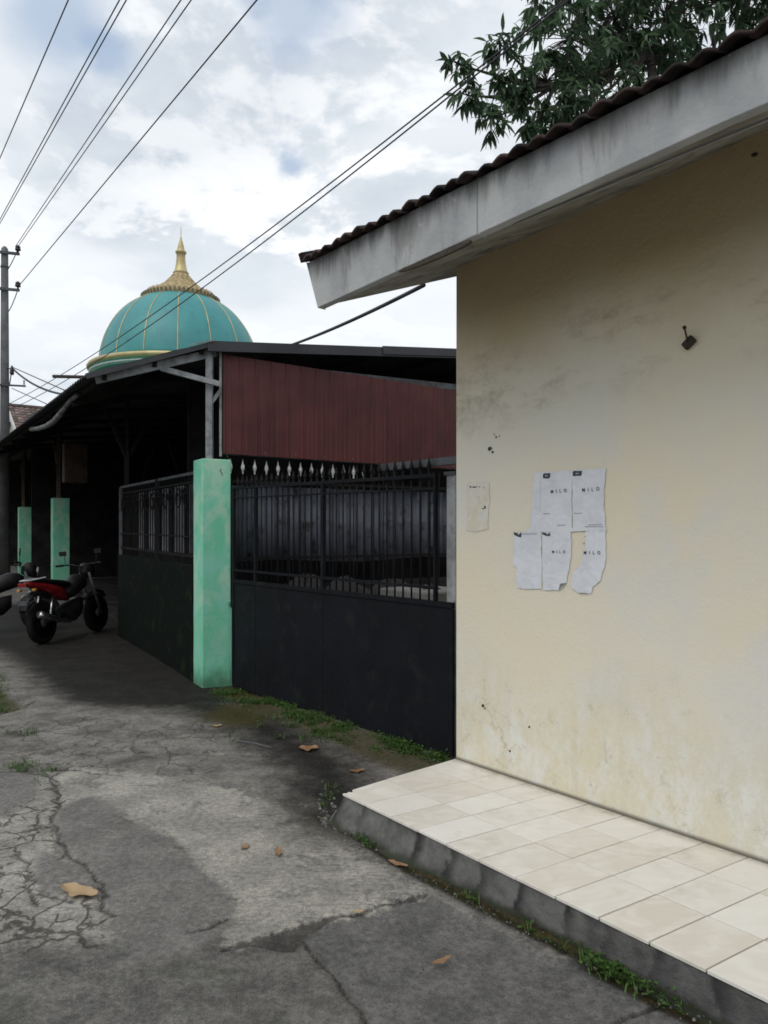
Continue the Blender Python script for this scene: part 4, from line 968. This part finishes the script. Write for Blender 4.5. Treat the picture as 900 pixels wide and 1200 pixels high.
for z in (zpy(314), zpy(428), zpy(465)):
    mb = MB(); mb.lathe(P0+gy*z, [(.125,0),(.13,.01),(.13,.05),(.125,.06)], 12); obj('pole_band', mb, M['dimsteel'], pole)
mb = MB(); c_ = at(14, 432, PY-.15); mb.bar(c_, P0+gy*zpy(432), .03); mb.lathe(c_-gy*.2, [(.05,0),(.07,.05),(.06,.2),(.02,.3)], 8); mb.bar(c_, c_+Vector((-.08,0,-.55)), .025); obj('cable_clamp', mb, M['ceramic'], pole)
def wire(pts, r_, label, n=24, sag=0, group='overhead cables from the power pole'):
    a, b_ = Vector(pts[0]), Vector(pts[1]); P = [a.lerp(b_, i/n)-gy*(sag*4*(i/n)*(1-i/n)) for i in range(n+1)]
    m_ = MB(); m_.tube(P, r_, 6); tag(obj('power_cable', m_, M['cable'], None, a), label, 'cable', group)
def street_wire(pa, pb_, ta, label, r_=.010, Yb=11.5, ext=-8):
    a = at(pa[0], pa[1], PY); b_ = at(pb_[0], pb_[1], Yb); d = (b_-a)/(a.y-b_.y); e = a+d*(PY-ext); e.z = max(e.z, 5)
    m_ = MB(); m_.tube([a, b_, e], r_, 6); tag(obj('power_cable', m_, M['cable'], None, a), label, 'cable', 'overhead cables from the power pole')
street_wire((-45,289),(80,0),0,'leftmost overhead cable, crossing the top left corner of the sky alone', .011, 11.7)
street_wire((-16,290),(148,0),0,'right cable of the pair crossing above the left edge of the sky', .011, 11.7)
street_wire((-18,290),(140,0),0,'left cable of the pair crossing above the left edge of the sky', .011, 11.7)
street_wire((21,289),(224,0),0,'cable from the pole top insulator, right of its close pair', .011, 11.7)
street_wire((18,289),(212,0),0,'cable from the pole top insulator, left of its close pair', .011, 11.7)
street_wire((23,334),(301,0),0,'rightmost overhead cable rising from the second cross arm to the sky', .013, 11.7)
wire([at(11,473,PY), at(672,-8,6.8)], .009, 'upper one of two cables running from the pole across the dome to the tree', sag=.30)
wire([at(16,478,PY), at(676,-8,6.6)], .009, 'lower one of two cables running from the pole across the dome to the tree', sag=.36)
wire([at(15,432,PY), at(80,463,17)], .028, 'thick sagging cable from the pole clamp down behind the shed roof', sag=.16)
wire([at(14,430,PY), at(84,461,18)], .014, 'thin cable just above the thick sagging one, from pole to shed roof', sag=.0)
wire([at(14,455,PY), at(56,474,19)], .012, 'lowest short cable from the pole arm to the shed roof', sag=.0)
wire([at(22,289,PY), at(9,316,PY-.1)], .014, 'short jumper cable hanging at the top cross arm of the pole', sag=.05)
wire([at(20,342,PY), at(10,365,PY-.1)], .014, 'short jumper cable hanging under the second cross arm of the pole', sag=.05)
a = at(332, 407, 8.6); b_ = so(-3.25, .35, soffit_z(.35, -3.25)-.01)
wire([at(330,408,8.7), at(497,334,4.9)], .014, 'thick black service cable from the shed roof to the eave of the cream house', sag=.03, group=None)

# ---------------------------------------------------------------- unseen houses opposite, added to block sky light from the shed
for i, (s0, s1, hh, lab) in enumerate(((3.5, 14.5, 4.6, 'unseen cream house across the street, added to keep sky light off the open shed'), (15.5, 29, 5.2, 'taller unseen cream house farther along, added to keep sky light off the street'))):
    oh = thing('unseen_street_house', uv(s0, -5.4), lab, 'house', 'unseen houses added across the street to block light'); m_ = MB()
    m_.prism([uv(s0, -5.4), uv(s0, -10.4), uv(s0, -10.4, hh), uv(s0, -7.9, hh+1.7), uv(s0, -5.4, hh)], uv(s1, 0)-uv(s0, 0)); ow = obj('wall', m_, M['cream'], oh)
    for t0, t1 in ((-4.8, -7.9), (-11.0, -7.9)):
        m_ = MB(); m_.prism([uv(s0-.4, t0, hh-.35), uv(s0-.4, t1, hh+1.76), uv(s0-.4, t1, hh+1.86), uv(s0-.4, t0, hh-.25)], uv(s1+.8, 0)-uv(s0, 0)); obj('roof', m_, M['fartile'], oh)
    for k_ in range(4):
        sx_ = s0+1.5+k_*(s1-s0-3)/3; m_ = MB(); dr_ = k_ == 1; m_.box(uv(sx_, -5.38, 1.05 if dr_ else 1.6), (.95, .08, 2.1 if dr_ else 1.2), (UU, VV, gy)); obj('door' if dr_ else 'window', m_, M['darkwood' if dr_ else 'glass'], oh)

# ---------------------------------------------------------------- motorcycles (local +X forward, rear axle at origin x=0)
def bike(label, body, accent):
    b = thing('motorcycle', (0,0,0), label, 'motorcycle', 'motorcycles parked at the shed front')
    Yx = (0,1,0)
    for x, nm in ((0, 1), (1.24, 0)):
        m_ = MB(); r_ = .275; w_ = .05
        m_.lathe((x,0,r_), [(r_-.075,-w_*.6),(r_-.035,-w_),(r_-.008,-w_*.7),(r_,-w_*.25),(r_,w_*.25),(r_-.008,w_*.7),(r_-.035,w_),(r_-.075,w_*.6),(r_-.075,-w_*.6)], 36, Yx); tyre = MB()
        wh = MB(); wh.lathe((x,0,r_), [(.05,-.05),(.06,-.03),(.06,.03),(.05,.05)], 16, Yx); wheel = obj('wheel', wh, M['dimsteel'], b)
        obj('tyre', m_, M['rubber'], wheel)
        k_ = MB(); k_.lathe((x,0,r_), [(r_-.09,-.03),(r_-.065,-.035),(r_-.065,.035),(r_-.09,.03),(r_-.09,-.03)], 32, Yx)
        for q in range(5):
            a_ = q*2*math.pi/5; k_.bar((x+math.cos(a_)*.05, 0, r_+math.sin(a_)*.05), (x+math.cos(a_)*(r_-.08), 0, r_+math.sin(a_)*(r_-.08)), .02, .03, up=(0,1,0))
        obj('rim', k_, M['bikeblack'], wheel)
    def shell(name, secs, mat, smooth=True):    # secs: (x, z, half width, half height)
        m_ = MB(); n_ = 12; vs = []
        for (x, z, w_, h_) in secs:
            for q in range(n_): a_ = 2*math.pi*q/n_; vs.append((x, math.copysign(abs(math.cos(a_))**.8, math.cos(a_))*w_, z+math.copysign(abs(math.sin(a_))**.8, math.sin(a_))*h_))
        fs_ = [(i*n_+q, (i+1)*n_+q, (i+1)*n_+(q+1) % n_, i*n_+(q+1) % n_) for i in range(len(secs)-1) for q in range(n_)]+[tuple(range(n_)), tuple(range(len(secs)*n_-1, (len(secs)-1)*n_-1, -1))]
        m_.add(vs, fs_, smooth); return obj(name, m_, mat, b)
    shell('tail_panel', [(-.30,.80,.02,.015),(-.20,.79,.07,.03),(0,.75,.11,.06),(.2,.69,.13,.09),(.4,.62,.12,.09),(.55,.56,.06,.05)], body)
    shell('seat', [(-.22,.84,.05,.02),(0,.82,.11,.035),(.25,.785,.13,.04),(.45,.76,.11,.045),(.6,.74,.07,.03)], M['bikeblack'])
    shell('tank_shroud', [(.5,.62,.05,.06),(.62,.66,.12,.12),(.8,.74,.13,.13),(.95,.76,.09,.10),(1.02,.76,.03,.05)], M['bikeblack'])  # tank, cowl and engine blackened to carry the shed's shade
    shell('engine', [(.36,.34,.06,.08),(.46,.34,.13,.12),(.62,.36,.15,.14),(.76,.40,.11,.13),(.86,.46,.06,.09)], M['rubber'])
    shell('rear_fender', [(-.36,.46,.05,.02),(-.30,.58,.075,.03),(-.18,.66,.08,.035),(.0,.66,.08,.03),(.2,.60,.07,.03)], M['bikeblack'])
    shell('front_fender', [(.98,.50,.05,.015),(1.10,.58,.065,.02),(1.24,.605,.065,.02),(1.38,.575,.06,.02),(1.48,.50,.04,.012)], accent)
    shell('headlight_cowl', [(.98,.90,.04,.05),(1.05,.92,.10,.10),(1.13,.90,.10,.11),(1.19,.88,.07,.08)], M['bikeblack'])
    m_ = MB(); m_.lathe((1.18,0,.88), [(.075,0),(.06,.03),(.02,.04)], 16, (1,0,-.1)); obj('headlight', m_, M['lens'], b)
    m_ = MB(); m_.box((-.315,0,.79), (.04,.12,.05)); obj('tail_light', m_, M['redlens'], b, bevel=.01)
    for s_ in (-1, 1):
        m_ = MB(); m_.tube([(1.24,.075*s_,.275),(1.12,.075*s_,.60),(1.03,.07*s_,.88)], [.022,.022,.018], 8); obj('fork', m_, M['dimsteel'], b)
        m_ = MB(); m_.tube([(0,.07*s_,.275),(.4,.08*s_,.34)], .018, 8); obj('swing_arm', m_, M['bikeblack'], b)
        m_ = MB(); m_.tube([(.02,.10*s_,.30),(.14,.10*s_,.62)], .028, 8); obj('shock', m_, M['chrome'], b)
        m_ = MB(); m_.tube([(.96,.0,.96),(.98,.16*s_,1.0),(.90,.34*s_,1.0)], [.012,.012,.012], 8); m_.tube([(.93,.26*s_,1.0),(.90,.36*s_,1.0)], .018, 8); hb_ = obj('handlebar', m_, M['bikeblack'], b)
        m_ = MB(); m_.tube([(.95,.24*s_,1.0),(.97,.26*s_,1.14)], .006, 6); m_.box((.965,.28*s_,1.17), (.02,.11,.065)); obj('mirror', m_, M['bikeblack'], hb_, bevel=.008)
        m_ = MB(); m_.box((-.24,.11*s_,.72), (.05,.05,.035)); obj('turn_signal', m_, M['amber'], b, bevel=.01)
    m_ = MB(); m_.tube([(.62,-.12,.30),(.4,-.15,.24),(.1,-.16,.30),(-.26,-.17,.40)], [.02,.022,.045,.05], 10); obj('exhaust', m_, M['chrome'], b)
    m_ = MB(); m_.tube([(.42,.12,.24),(.36,.34,.005)], .01, 8); obj('kickstand', m_, M['chrome'], b)
    m_ = MB(); m_.box((-.345,0,.56), (.006,.13,.06)); obj('number_plate', m_, M['dimsteel'], b)
    m_ = MB(); m_.tube([(-.28,.06,.84),(-.32,0,.845),(-.28,-.06,.84),(.0,-.10,.86),(.0,.10,.86),(-.28,.06,.84)], .012, 8); obj('grab_rail', m_, M['bikesilver'], b)
    return b
bk = bike('motorcycle with red tail panels, front blackened as shade, parked half inside the shed, nearer of the two', M['bikered'], M['bikeblack'])
bk.location = (-4.45, 9.70, 0); bk.rotation_euler = (R(-5), 0, R(79))
bk2 = bike('all black motorcycle at the left edge of the view, behind the red one', M['bikeblack'], M['bikesilver'])
bk2.location = (-6.15, 10.35, 0); bk2.rotation_euler = (R(-6), 0, math.atan2(.45, .89))

# ---------------------------------------------------------------- mango tree
random.seed(21)
tb = Vector((4.6, 10.6, 0)); tree = thing('mango_tree', tb, 'dark green mango tree with drooping leaves rising behind the tiled roof of the cream house', 'tree')
lobes = [ # px, py, Y, radius
 (538,76,8.4,.20),(585,50,8.4,.20),(548,112,8.4,.22),(590,95,8.5,.22),(578,138,8.3,.24),(622,150,8.6,.16),(612,112,8.5,.2),
 (650,142,8.8,.28),(690,130,9,.35),(640,95,8.8,.50),(668,45,9,.65),(700,95,9.2,.62),(665,125,8.8,.42),(720,20,9.4,.72),(745,75,9.5,.62),(780,20,9.6,.70),(800,70,9.8,.45),(840,0,9.8,.60),(700,-40,9.6,.85),
 (870,-12,10,.55),(900,20,10.2,.40),(790,-60,9.8,.95),(880,-70,10.3,.95),(640,-10,9.2,.42),(960,-20,10.6,.85),(1010,10,11,.9),(860,-150,10.8,1.1),(960,-120,11.2,1.1),(760,-140,10.4,.9)]
mbT = MB(); mbL = MB()
fork = tb+Vector((-.3,-.3,3.3)); mbT.tube([tb, tb+Vector((-.05,0,1.6)), fork], [.24,.19,.16], 10)
hubs = []
for px, py, Y, r_ in lobes:
    c_ = at(px, py, Y); hubs.append((c_, r_))
mains = [at(840,70,9.9), at(760,60,9.5), at(880,-40,10.2)]
for m0 in mains: mid = fork.lerp(m0, .5)+Vector((random.uniform(-.2,.2), .1, .1)); mbT.tube([fork, mid, m0], [.11,.085,.055], 8)
def leafblade(p, d, L, w_, tn):
    side = d.cross(gy)
    if side.length < .05: side = Vector((1,0,0))
    side.normalize(); side = (side+Vector((random.uniform(-.5,.5), random.uniform(-.5,.5), random.uniform(-.6,.6)))).normalized(); up = side.cross(d).normalized()
    pts = []; q = p.copy(); dd = d.copy(); ws = (.2, .95, 1, .6, .03)
    for i in range(5):
        pts.append((q+side*w_*ws[i]/2, q+up*(-.10*w_), q-side*w_*ws[i]/2)); dd = (dd+Vector((0,0,-.16))).normalized(); q = q+dd*L/4
    vs = [x for t_ in pts for x in t_]; fs_ = []
    for i in range(4): fs_ += [(i*3, i*3+1, i*3+4, i*3+3), (i*3+1, i*3+2, i*3+5, i*3+4)]
    mbL.add(vs, fs_, False, tn)
for hi, (c_, r_) in enumerate(hubs):
    near_m = min(mains, key=lambda q: (q-c_).length)
    if hi < 7: anchor = at(650, 100, 8.9)
    else: anchor = near_m
    mid = anchor.lerp(c_, .5)+Vector((random.uniform(-.1,.1), random.uniform(-.1,.1), -.08)); mbT.tube([anchor, mid, c_], [.03,.02,.009], 6)
    nr = int(28*(r_/.5)**2)+5
    for q in range(nr):
        v_ = Vector((random.gauss(0,1), random.gauss(0,1), random.gauss(0,1))).normalized()*r_*random.uniform(.35, 1.0)**.6; v_.z *= .85
        e = c_+v_; tnb = random.betavariate(1.5, 2.5)
        m2 = c_.lerp(e, .5)+Vector((0,0,.03)); mbT.tube([c_, m2, e], [.007,.005,.003], 4, cap=False)
        out = (v_.normalized()+Vector((0,0,.1))).normalized()
        nl = random.randint(7, 12); ph = random.random()*6
        for l in range(nl):
            a_ = ph+l*2.4; f = l/nl
            base = e-out*(.10*f); x_ = out.orthogonal().normalized(); y_ = out.cross(x_)
            d = (out*(.45-.3*f)+(x_*math.cos(a_)+y_*math.sin(a_))*.75+Vector((0,0,-.55))).normalized()
            leafblade(base, d, random.uniform(.11,.21), random.uniform(.034,.054), min(1, max(0, tnb+random.uniform(-.35,.35))))
obj('trunk', mbT, M['bark'], tree); obj('crown', mbL, M['leaf'], tree)

# ---------------------------------------------------------------- weeds, leaves, grit
def gz(x, y): return ground_z(x, y)
def weeds(name, spots, label, cat='grass', n=12, hgt=.06):
    m_ = MB()
    for (x, y, k_) in spots:
        z = gz(x, y)-.004
        for i in range(int(n*k_)):
            a_ = random.random()*6.28; px = x+random.gauss(0, .022); py = y+random.gauss(0, .022); L = hgt*random.uniform(.4, 1.25); tn = random.random()
            if random.random() < .5:     # blade
                d = Vector((math.cos(a_)*.5, math.sin(a_)*.5, 1)).normalized(); s_ = Vector((-math.sin(a_), math.cos(a_), 0))*random.uniform(.0015,.003); b0 = Vector((px, py, z)); p1 = b0+d*L*.55; p2 = p1+(d+Vector((math.cos(a_), math.sin(a_), -.5))).normalized()*L*.5
                m_.add([b0-s_, b0+s_, p1+s_*.8, p1-s_*.8, p2], [(0,1,2,3),(3,2,4)], False, tn)
            else:                        # small leaf
                b0 = Vector((px, py, z+L*random.uniform(.2,.8))); d = Vector((math.cos(a_), math.sin(a_), random.uniform(-.2,.7))).normalized(); s_ = d.cross(gy).normalized(); l_ = random.uniform(.010,.022); w_ = l_*.4
                m_.add([b0, b0+d*l_*.4+s_*w_, b0+d*l_, b0+d*l_*.4-s_*w_], [(0,1,2,3)], False, tn)
    o = obj(name, m_, M['grass'], None); tag(o, label, cat, kind='stuff'); return o
random.seed(33)
def strip(a, b_, n, spread, dens=lambda f: 1, off=(0,0)):
    out = []
    for i in range(n):
        f = random.random(); p = a.lerp(b_, f); dn = Vector((-(b_-a).normalized().y, (b_-a).normalized().x, 0)); q = abs(random.gauss(0, spread))
        if random.random() > dens(f): continue
        out.append((p.x-dn.x*q*-1*-1+off[0], p.y-dn.y*q+off[1], random.uniform(.4, 1.3)*max(.25, 1-q/.5)))
    return out
ga, gb_ = gl+gn*.03, grt+gn*.03
dnrm = Vector((-(gb_-ga).normalized().y, (gb_-ga).normalized().x, 0))
def gate_strip():
    out = []
    for i in range(760):
        f = random.random(); w_ = .06+.16*math.exp(-((f-.62)/.22)**2)+.10*math.exp(-((f-.12)/.15)**2)
        q = abs(random.gauss(0, w_)); p = ga.lerp(gb_, f); x, y = p.x+gn.x*q, p.y+gn.y*q
        if mnoise.noise(Vector((x*3.5, y*3.5, 0)))+.08 < random.uniform(-.2, .3): continue
        out.append((x, y, random.uniform(.5, 1.4)))
    return out
sgn = 1 if (Vector((0,0,0))-ga).dot(gn) > 0 else -1
gn = gn*sgn
weeds('weeds', gate_strip(), 'low green weeds growing along the foot of the navy gate', n=20, hgt=.055)
sp = []
for px, py, k_ in ((422,978,8),(428,986,6),(434,990,5),(552,1053,3),(620,1090,2),(660,1110,2),(690,1124,5),(700,1130,6),(715,1138,7),(728,1144,7),(742,1152,6),(760,1161,4),(780,1172,3),(795,1180,3),(385,935,4),(378,945,3),(388,925,3)):
    g = gp(px, py); sp += [(g.x+random.gauss(0,.012), g.y+random.gauss(0,.012), .8) for _ in range(int(k_*1.3))]
weeds('grass', sp, 'small grass tufts rooted in the joint below the tiled terrace', n=11, hgt=.05)
sp = []
for i in range(190):
    g = gp(random.uniform(-50, 6), random.uniform(790, 836)); lim = 24-abs(g.y-6.9)*14
    if (g.x-CX*0) < (-.515+.026*0)*g.y+.10+.06*math.sin(g.y*4): sp.append((g.x, g.y, 1))
for px, py, w_, k_ in ((30,860,14,16),(22,900,20,26),(60,903,30,10),(45,915,10,4)):
    for _ in range(k_): g = gp(px+random.gauss(0, w_*.5), py+random.gauss(0, 2.5)); sp.append((g.x, g.y, .6))
weeds('grass', sp, 'patches of grass at the left edge of the street and in its cracks', n=13, hgt=.05)
sp = [(gp(px+random.gauss(0,9), py+random.gauss(0,3)).x, gp(px+random.gauss(0,9), py+random.gauss(0,3)).y, .6) for px, py in ((268,862),(272,868),(300,830),(285,815),(320,838),(250,828),(285,808),(292,812)) for _ in range(5)]
weeds('weeds', sp, 'sparse weeds on the mossy ground before the near mint pillar', n=9, hgt=.05)
# sprig growing on the pillar ledge
mb = MB(); p0 = uv(.02, .30, .74)
for i in range(26):
    a_ = random.random()*6.28; b0 = p0+Vector((random.gauss(0,.015), random.gauss(0,.015), random.uniform(0,.05))); d = Vector((math.cos(a_), math.sin(a_), random.uniform(-.4,.5))).normalized(); s_ = d.cross(gy).normalized(); l_ = .035
    mb.add([b0, b0+d*l_*.4+s_*.012, b0+d*l_, b0+d*l_*.4-s_*.012], [(0,1,2,3)], False, random.random())
mb.tube([p0-gy*.02, p0+gy*.05], .002, 5, .3)
tag(obj('small_plant', mb, M['grass'], None, p0), 'tiny green sprig growing on the side ledge of the near mint pillar', 'plant')
# dead leaves
random.seed(8)
def dead_leaf(px, py, L, w_, ang, label, tn):
    g = gp(px, py); z = gz(g.x, g.y)+.004; g.z = z; d = Vector((math.cos(ang), math.sin(ang), 0)); s_ = Vector((-d.y, d.x, 0)); m_ = MB(); n_ = 9
    def fn_(u, v):
        x = u*2-1; wd = w_*max(0, 1-x*x)**.8*(1+.22*math.sin(u*15+ang)+.12*math.sin(u*37)); x = x+.0; y = (v*2-1)
        return g+d*(x*L/2)+s_*(y*wd/2)+gy*(.10*w_*abs(y)+.05*L*x*x+.05*w_*math.sin(u*11+v*5)+.003)
    m_.grid(fn_, 12, 4, True, tn); tag(obj('dead_leaf', m_, M['deadleaf'], None, g), label, 'leaf', 'fallen dry leaves on the street')
dead_leaf(93, 1048, .20, .085, -.45, 'large crumpled tan leaf on the cracked concrete at lower left', .95)
dead_leaf(287, 994, .065, .03, 1.25, 'small curled tan leaf on the pale concrete, left of the upright brown one', .5)
dead_leaf(326, 1000, .105, .03, 1.75, 'narrow orange-brown leaf on the pale concrete pointing away', .35)
dead_leaf(517, 1129, .085, .026, .6, 'narrow brown leaf on the dark slab below the terrace', .25)
dead_leaf(361, 878, .14, .11, .1, 'broad orange-brown leaf lying by the weeds before the gate', .25)
dead_leaf(466, 1014, .11, .035, -.6, 'brown twig-like leaf against the terrace base', .3)
dead_leaf(418, 905, .10, .05, .3, 'dull brown leaf beside the far corner of the terrace', .1)
dead_leaf(420, 1071, .04, .02, .2, 'tiny pale leaf scrap at the slab joint', 1)
dead_leaf(254, 852, .07, .04, .3, 'pale flat leaf scrap on the street before the near mint pillar', 1)
mb = MB(); a = gp(278, 870); b_ = gp(318, 878); mb.tube([a+gy*.012, a.lerp(b_, .5)+gy*.02, b_+gy*.012], .004, 6); tag(obj('twig', mb, M['palepipe'], None, a), 'thin pale twig lying before the gate', 'twig')
# loose grit
mb = MB(); random.seed(44)
def stone(x, y, r_, tn):
    z = gz(x, y); vs = []; 
    for q in range(6):
        a_ = q/6*6.283; rr = r_*random.uniform(.6, 1.1); vs.append((x+math.cos(a_)*rr, y+math.sin(a_)*rr*.8, z-.002))
    for q in range(6):
        a_ = q/6*6.283+.2; rr = r_*random.uniform(.4, .7); vs.append((x+math.cos(a_)*rr, y+math.sin(a_)*rr*.8, z+r_*random.uniform(.4,.8)))
    mb.add(vs, [(q, (q+1) % 6, 6+(q+1) % 6, 6+q) for q in range(6)]+[tuple(range(6, 12))], False, tn)
for i in range(900):
    px = random.uniform(0, 520); py = random.choice([random.uniform(840, 910), random.uniform(850, 1195), random.uniform(1080, 1195)]); g = gp(px, py)
    if sdf(np.array([g.x]), np.array([g.y]), gs([(392,960),(900,1250),(900,900),(534,889),(400,929)]))[0] > 0: continue
    stone(g.x, g.y, random.uniform(.0012, .0034), random.random())
bl_ = gs([(380,960),(413,975),(443,993),(490,1023),(550,1053),(600,1079),(700,1129),(810,1184),(900,1229)])
for i in range(230):
    f = random.random()**1.5*7.99; p = bl_[int(f)].lerp(bl_[int(f)+1], f % 1)+Vector((random.gauss(-.02,.02), random.gauss(-.02,.02), 0)); stone(p.x, p.y, random.uniform(.002, .007)*(1.6 if f < 2 else 1), random.random())
for i in range(32):
    g = gp(random.gauss(382, 9), random.gauss(942, 13)); stone(g.x, g.y, random.uniform(.005, .018), random.random())
tag(obj('gravel', mb, wmat('grit', (.14,.135,.125), (.07,.067,.062), 20, .9, 0, tint=.6), None), 'loose grit and crumbled concrete scattered on the street', 'gravel', kind='stuff')

# ---------------------------------------------------------------- sky, sun, camera
sc = bpy.context.scene
w = bpy.data.worlds.new('World'); sc.world = w; w.use_nodes = True
t = NT(w.node_tree); bg = t.n['Background']
SUN_EL, SUN_AZ = R(54), R(208)     # azimuth measured clockwise from +Y
sky = t.new('ShaderNodeTexSky'); sky.sky_type = 'NISHITA'; sky.sun_disc = False; sky.sun_elevation = SUN_EL; sky.sun_rotation = SUN_AZ; sky.air_density = 1.2; sky.dust_density = 1.5
D = t.new('ShaderNodeTexCoord').outputs['Generated']
sx = t.new('ShaderNodeSeparateXYZ'); t.put(sx.inputs[0], D)
zz_ = t.m('ADD', t.m('MAXIMUM', sx.outputs[2], 0), .16)
cp = t.new('ShaderNodeCombineXYZ'); t.put(cp.inputs[0], t.m('DIVIDE', sx.outputs[0], zz_)); t.put(cp.inputs[1], t.m('DIVIDE', sx.outputs[1], zz_))
Pc = cp.outputs[0]
nA = t.noise(t.vm('ADD', Pc, (4.1, 1.7, 0)), 1.15, 9, .56, .35)
nB = t.noise(t.vm('ADD', Pc, (9.3, 5.2, 2)), 1.9, 8, .55, .2)
nC = t.noise(t.vm('ADD', Pc, (1.3, 2.2, 7)), .75, 4, .5)
cover = t.ss(t.m('ADD', t.m('MULTIPLY', nA, .7), t.m('MULTIPLY', nC, .3)), .30, .40)
holes = None
def hole(px, py, r_):
    d = Vector(((px-CX)/FPX, 1, (HZ-py)/FPX)).normalized(); dd = t.new('ShaderNodeVectorMath', operation='DISTANCE'); t.put(dd.inputs[0], t.vm('NORMALIZE', D)); dd.inputs[1].default_value = d
    return t.ss(t.m('ADD', dd.outputs['Value'], t.m('MULTIPLY', t.m('SUBTRACT', nB, .5), .16)), r_*.4, r_*1.5)
for h in ((342,2,.045),(341,198,.018),(60,15,.06),(125,62,.025)):
    k_ = hole(*h); cover = t.m('MULTIPLY', cover, t.m('MULTIPLY_ADD', k_, .6, .4))
Pz = t.new('ShaderNodeVectorMath', operation='SCALE'); t.put(Pz.inputs[0], Pc); Pz.inputs['Scale'].default_value = .93
nP = t.noise(t.vm('ADD', Pc, (4.1, 1.7, 0)), 1.9, 10, .60, .15); nQ = t.noise(t.vm('ADD', Pz.outputs[0], (4.1, 1.7, 0)), 1.9, 10, .60, .15)
edge_ = t.ss(t.m('SUBTRACT', nP, nQ), -.02, .06)
thick = t.ss(t.m('ADD', t.m('MULTIPLY', nP, .6), t.m('MULTIPLY', nC, .4)), .44, .60)
cloud = t.mix(t.ss(nB, .38, .60), (.50,.55,.61), (.66,.70,.74))
cloud = t.mix(t.m('MULTIPLY', edge_, t.m('MULTIPLY_ADD', thick, .5, .45)), cloud, (.90,.905,.91))
cloud = t.mix(t.m('MULTIPLY', t.ss(nC, .45, .58), .7), cloud, (.90,.91,.92))
low = t.ss(sx.outputs[2], .50, .15); cloud = t.mix(t.m('MULTIPLY', low, .55), cloud, (.60,.66,.72))
sb = t.new('ShaderNodeVectorMath', operation='SCALE'); t.put(sb.inputs[0], sky.outputs[0]); sb.inputs['Scale'].default_value = .10
blue = t.mix(.45, sb.outputs[0], (.42,.56,.76))
fin = t.mix(cover, blue, cloud)
t.put(bg.inputs['Color'], fin); bg.inputs['Strength'].default_value = 1.0
sl = bpy.data.lights.new('sun', 'SUN'); sl.energy = 1.0; sl.angle = R(38); sl.color = (1, .95, .88)
so_ = bpy.data.objects.new('sun', sl); C.objects.link(so_)
sd = Vector((math.sin(SUN_AZ)*math.cos(SUN_EL), math.cos(SUN_AZ)*math.cos(SUN_EL), math.sin(SUN_EL)))
so_.rotation_euler = sd.to_track_quat('Z', 'Y').to_euler()
cam = bpy.data.cameras.new('camera'); co_ = bpy.data.objects.new('camera', cam); C.objects.link(co_)
co_.location = (0,0,EYE); co_.rotation_euler = (R(90), 0, 0)
cam.sensor_fit = 'VERTICAL'; cam.sensor_height = 36; cam.sensor_width = 27; cam.lens = 36*FPX/1200; cam.shift_y = 20/1200
cam.clip_start = .05; cam.clip_end = 1000; sc.camera = co_
sc.view_settings.view_transform = 'Standard'; sc.view_settings.look = 'None'; sc.view_settings.exposure = .34; sc.view_settings.gamma = 1
try: sc.cycles.filter_width = 1.7
except Exception: pass
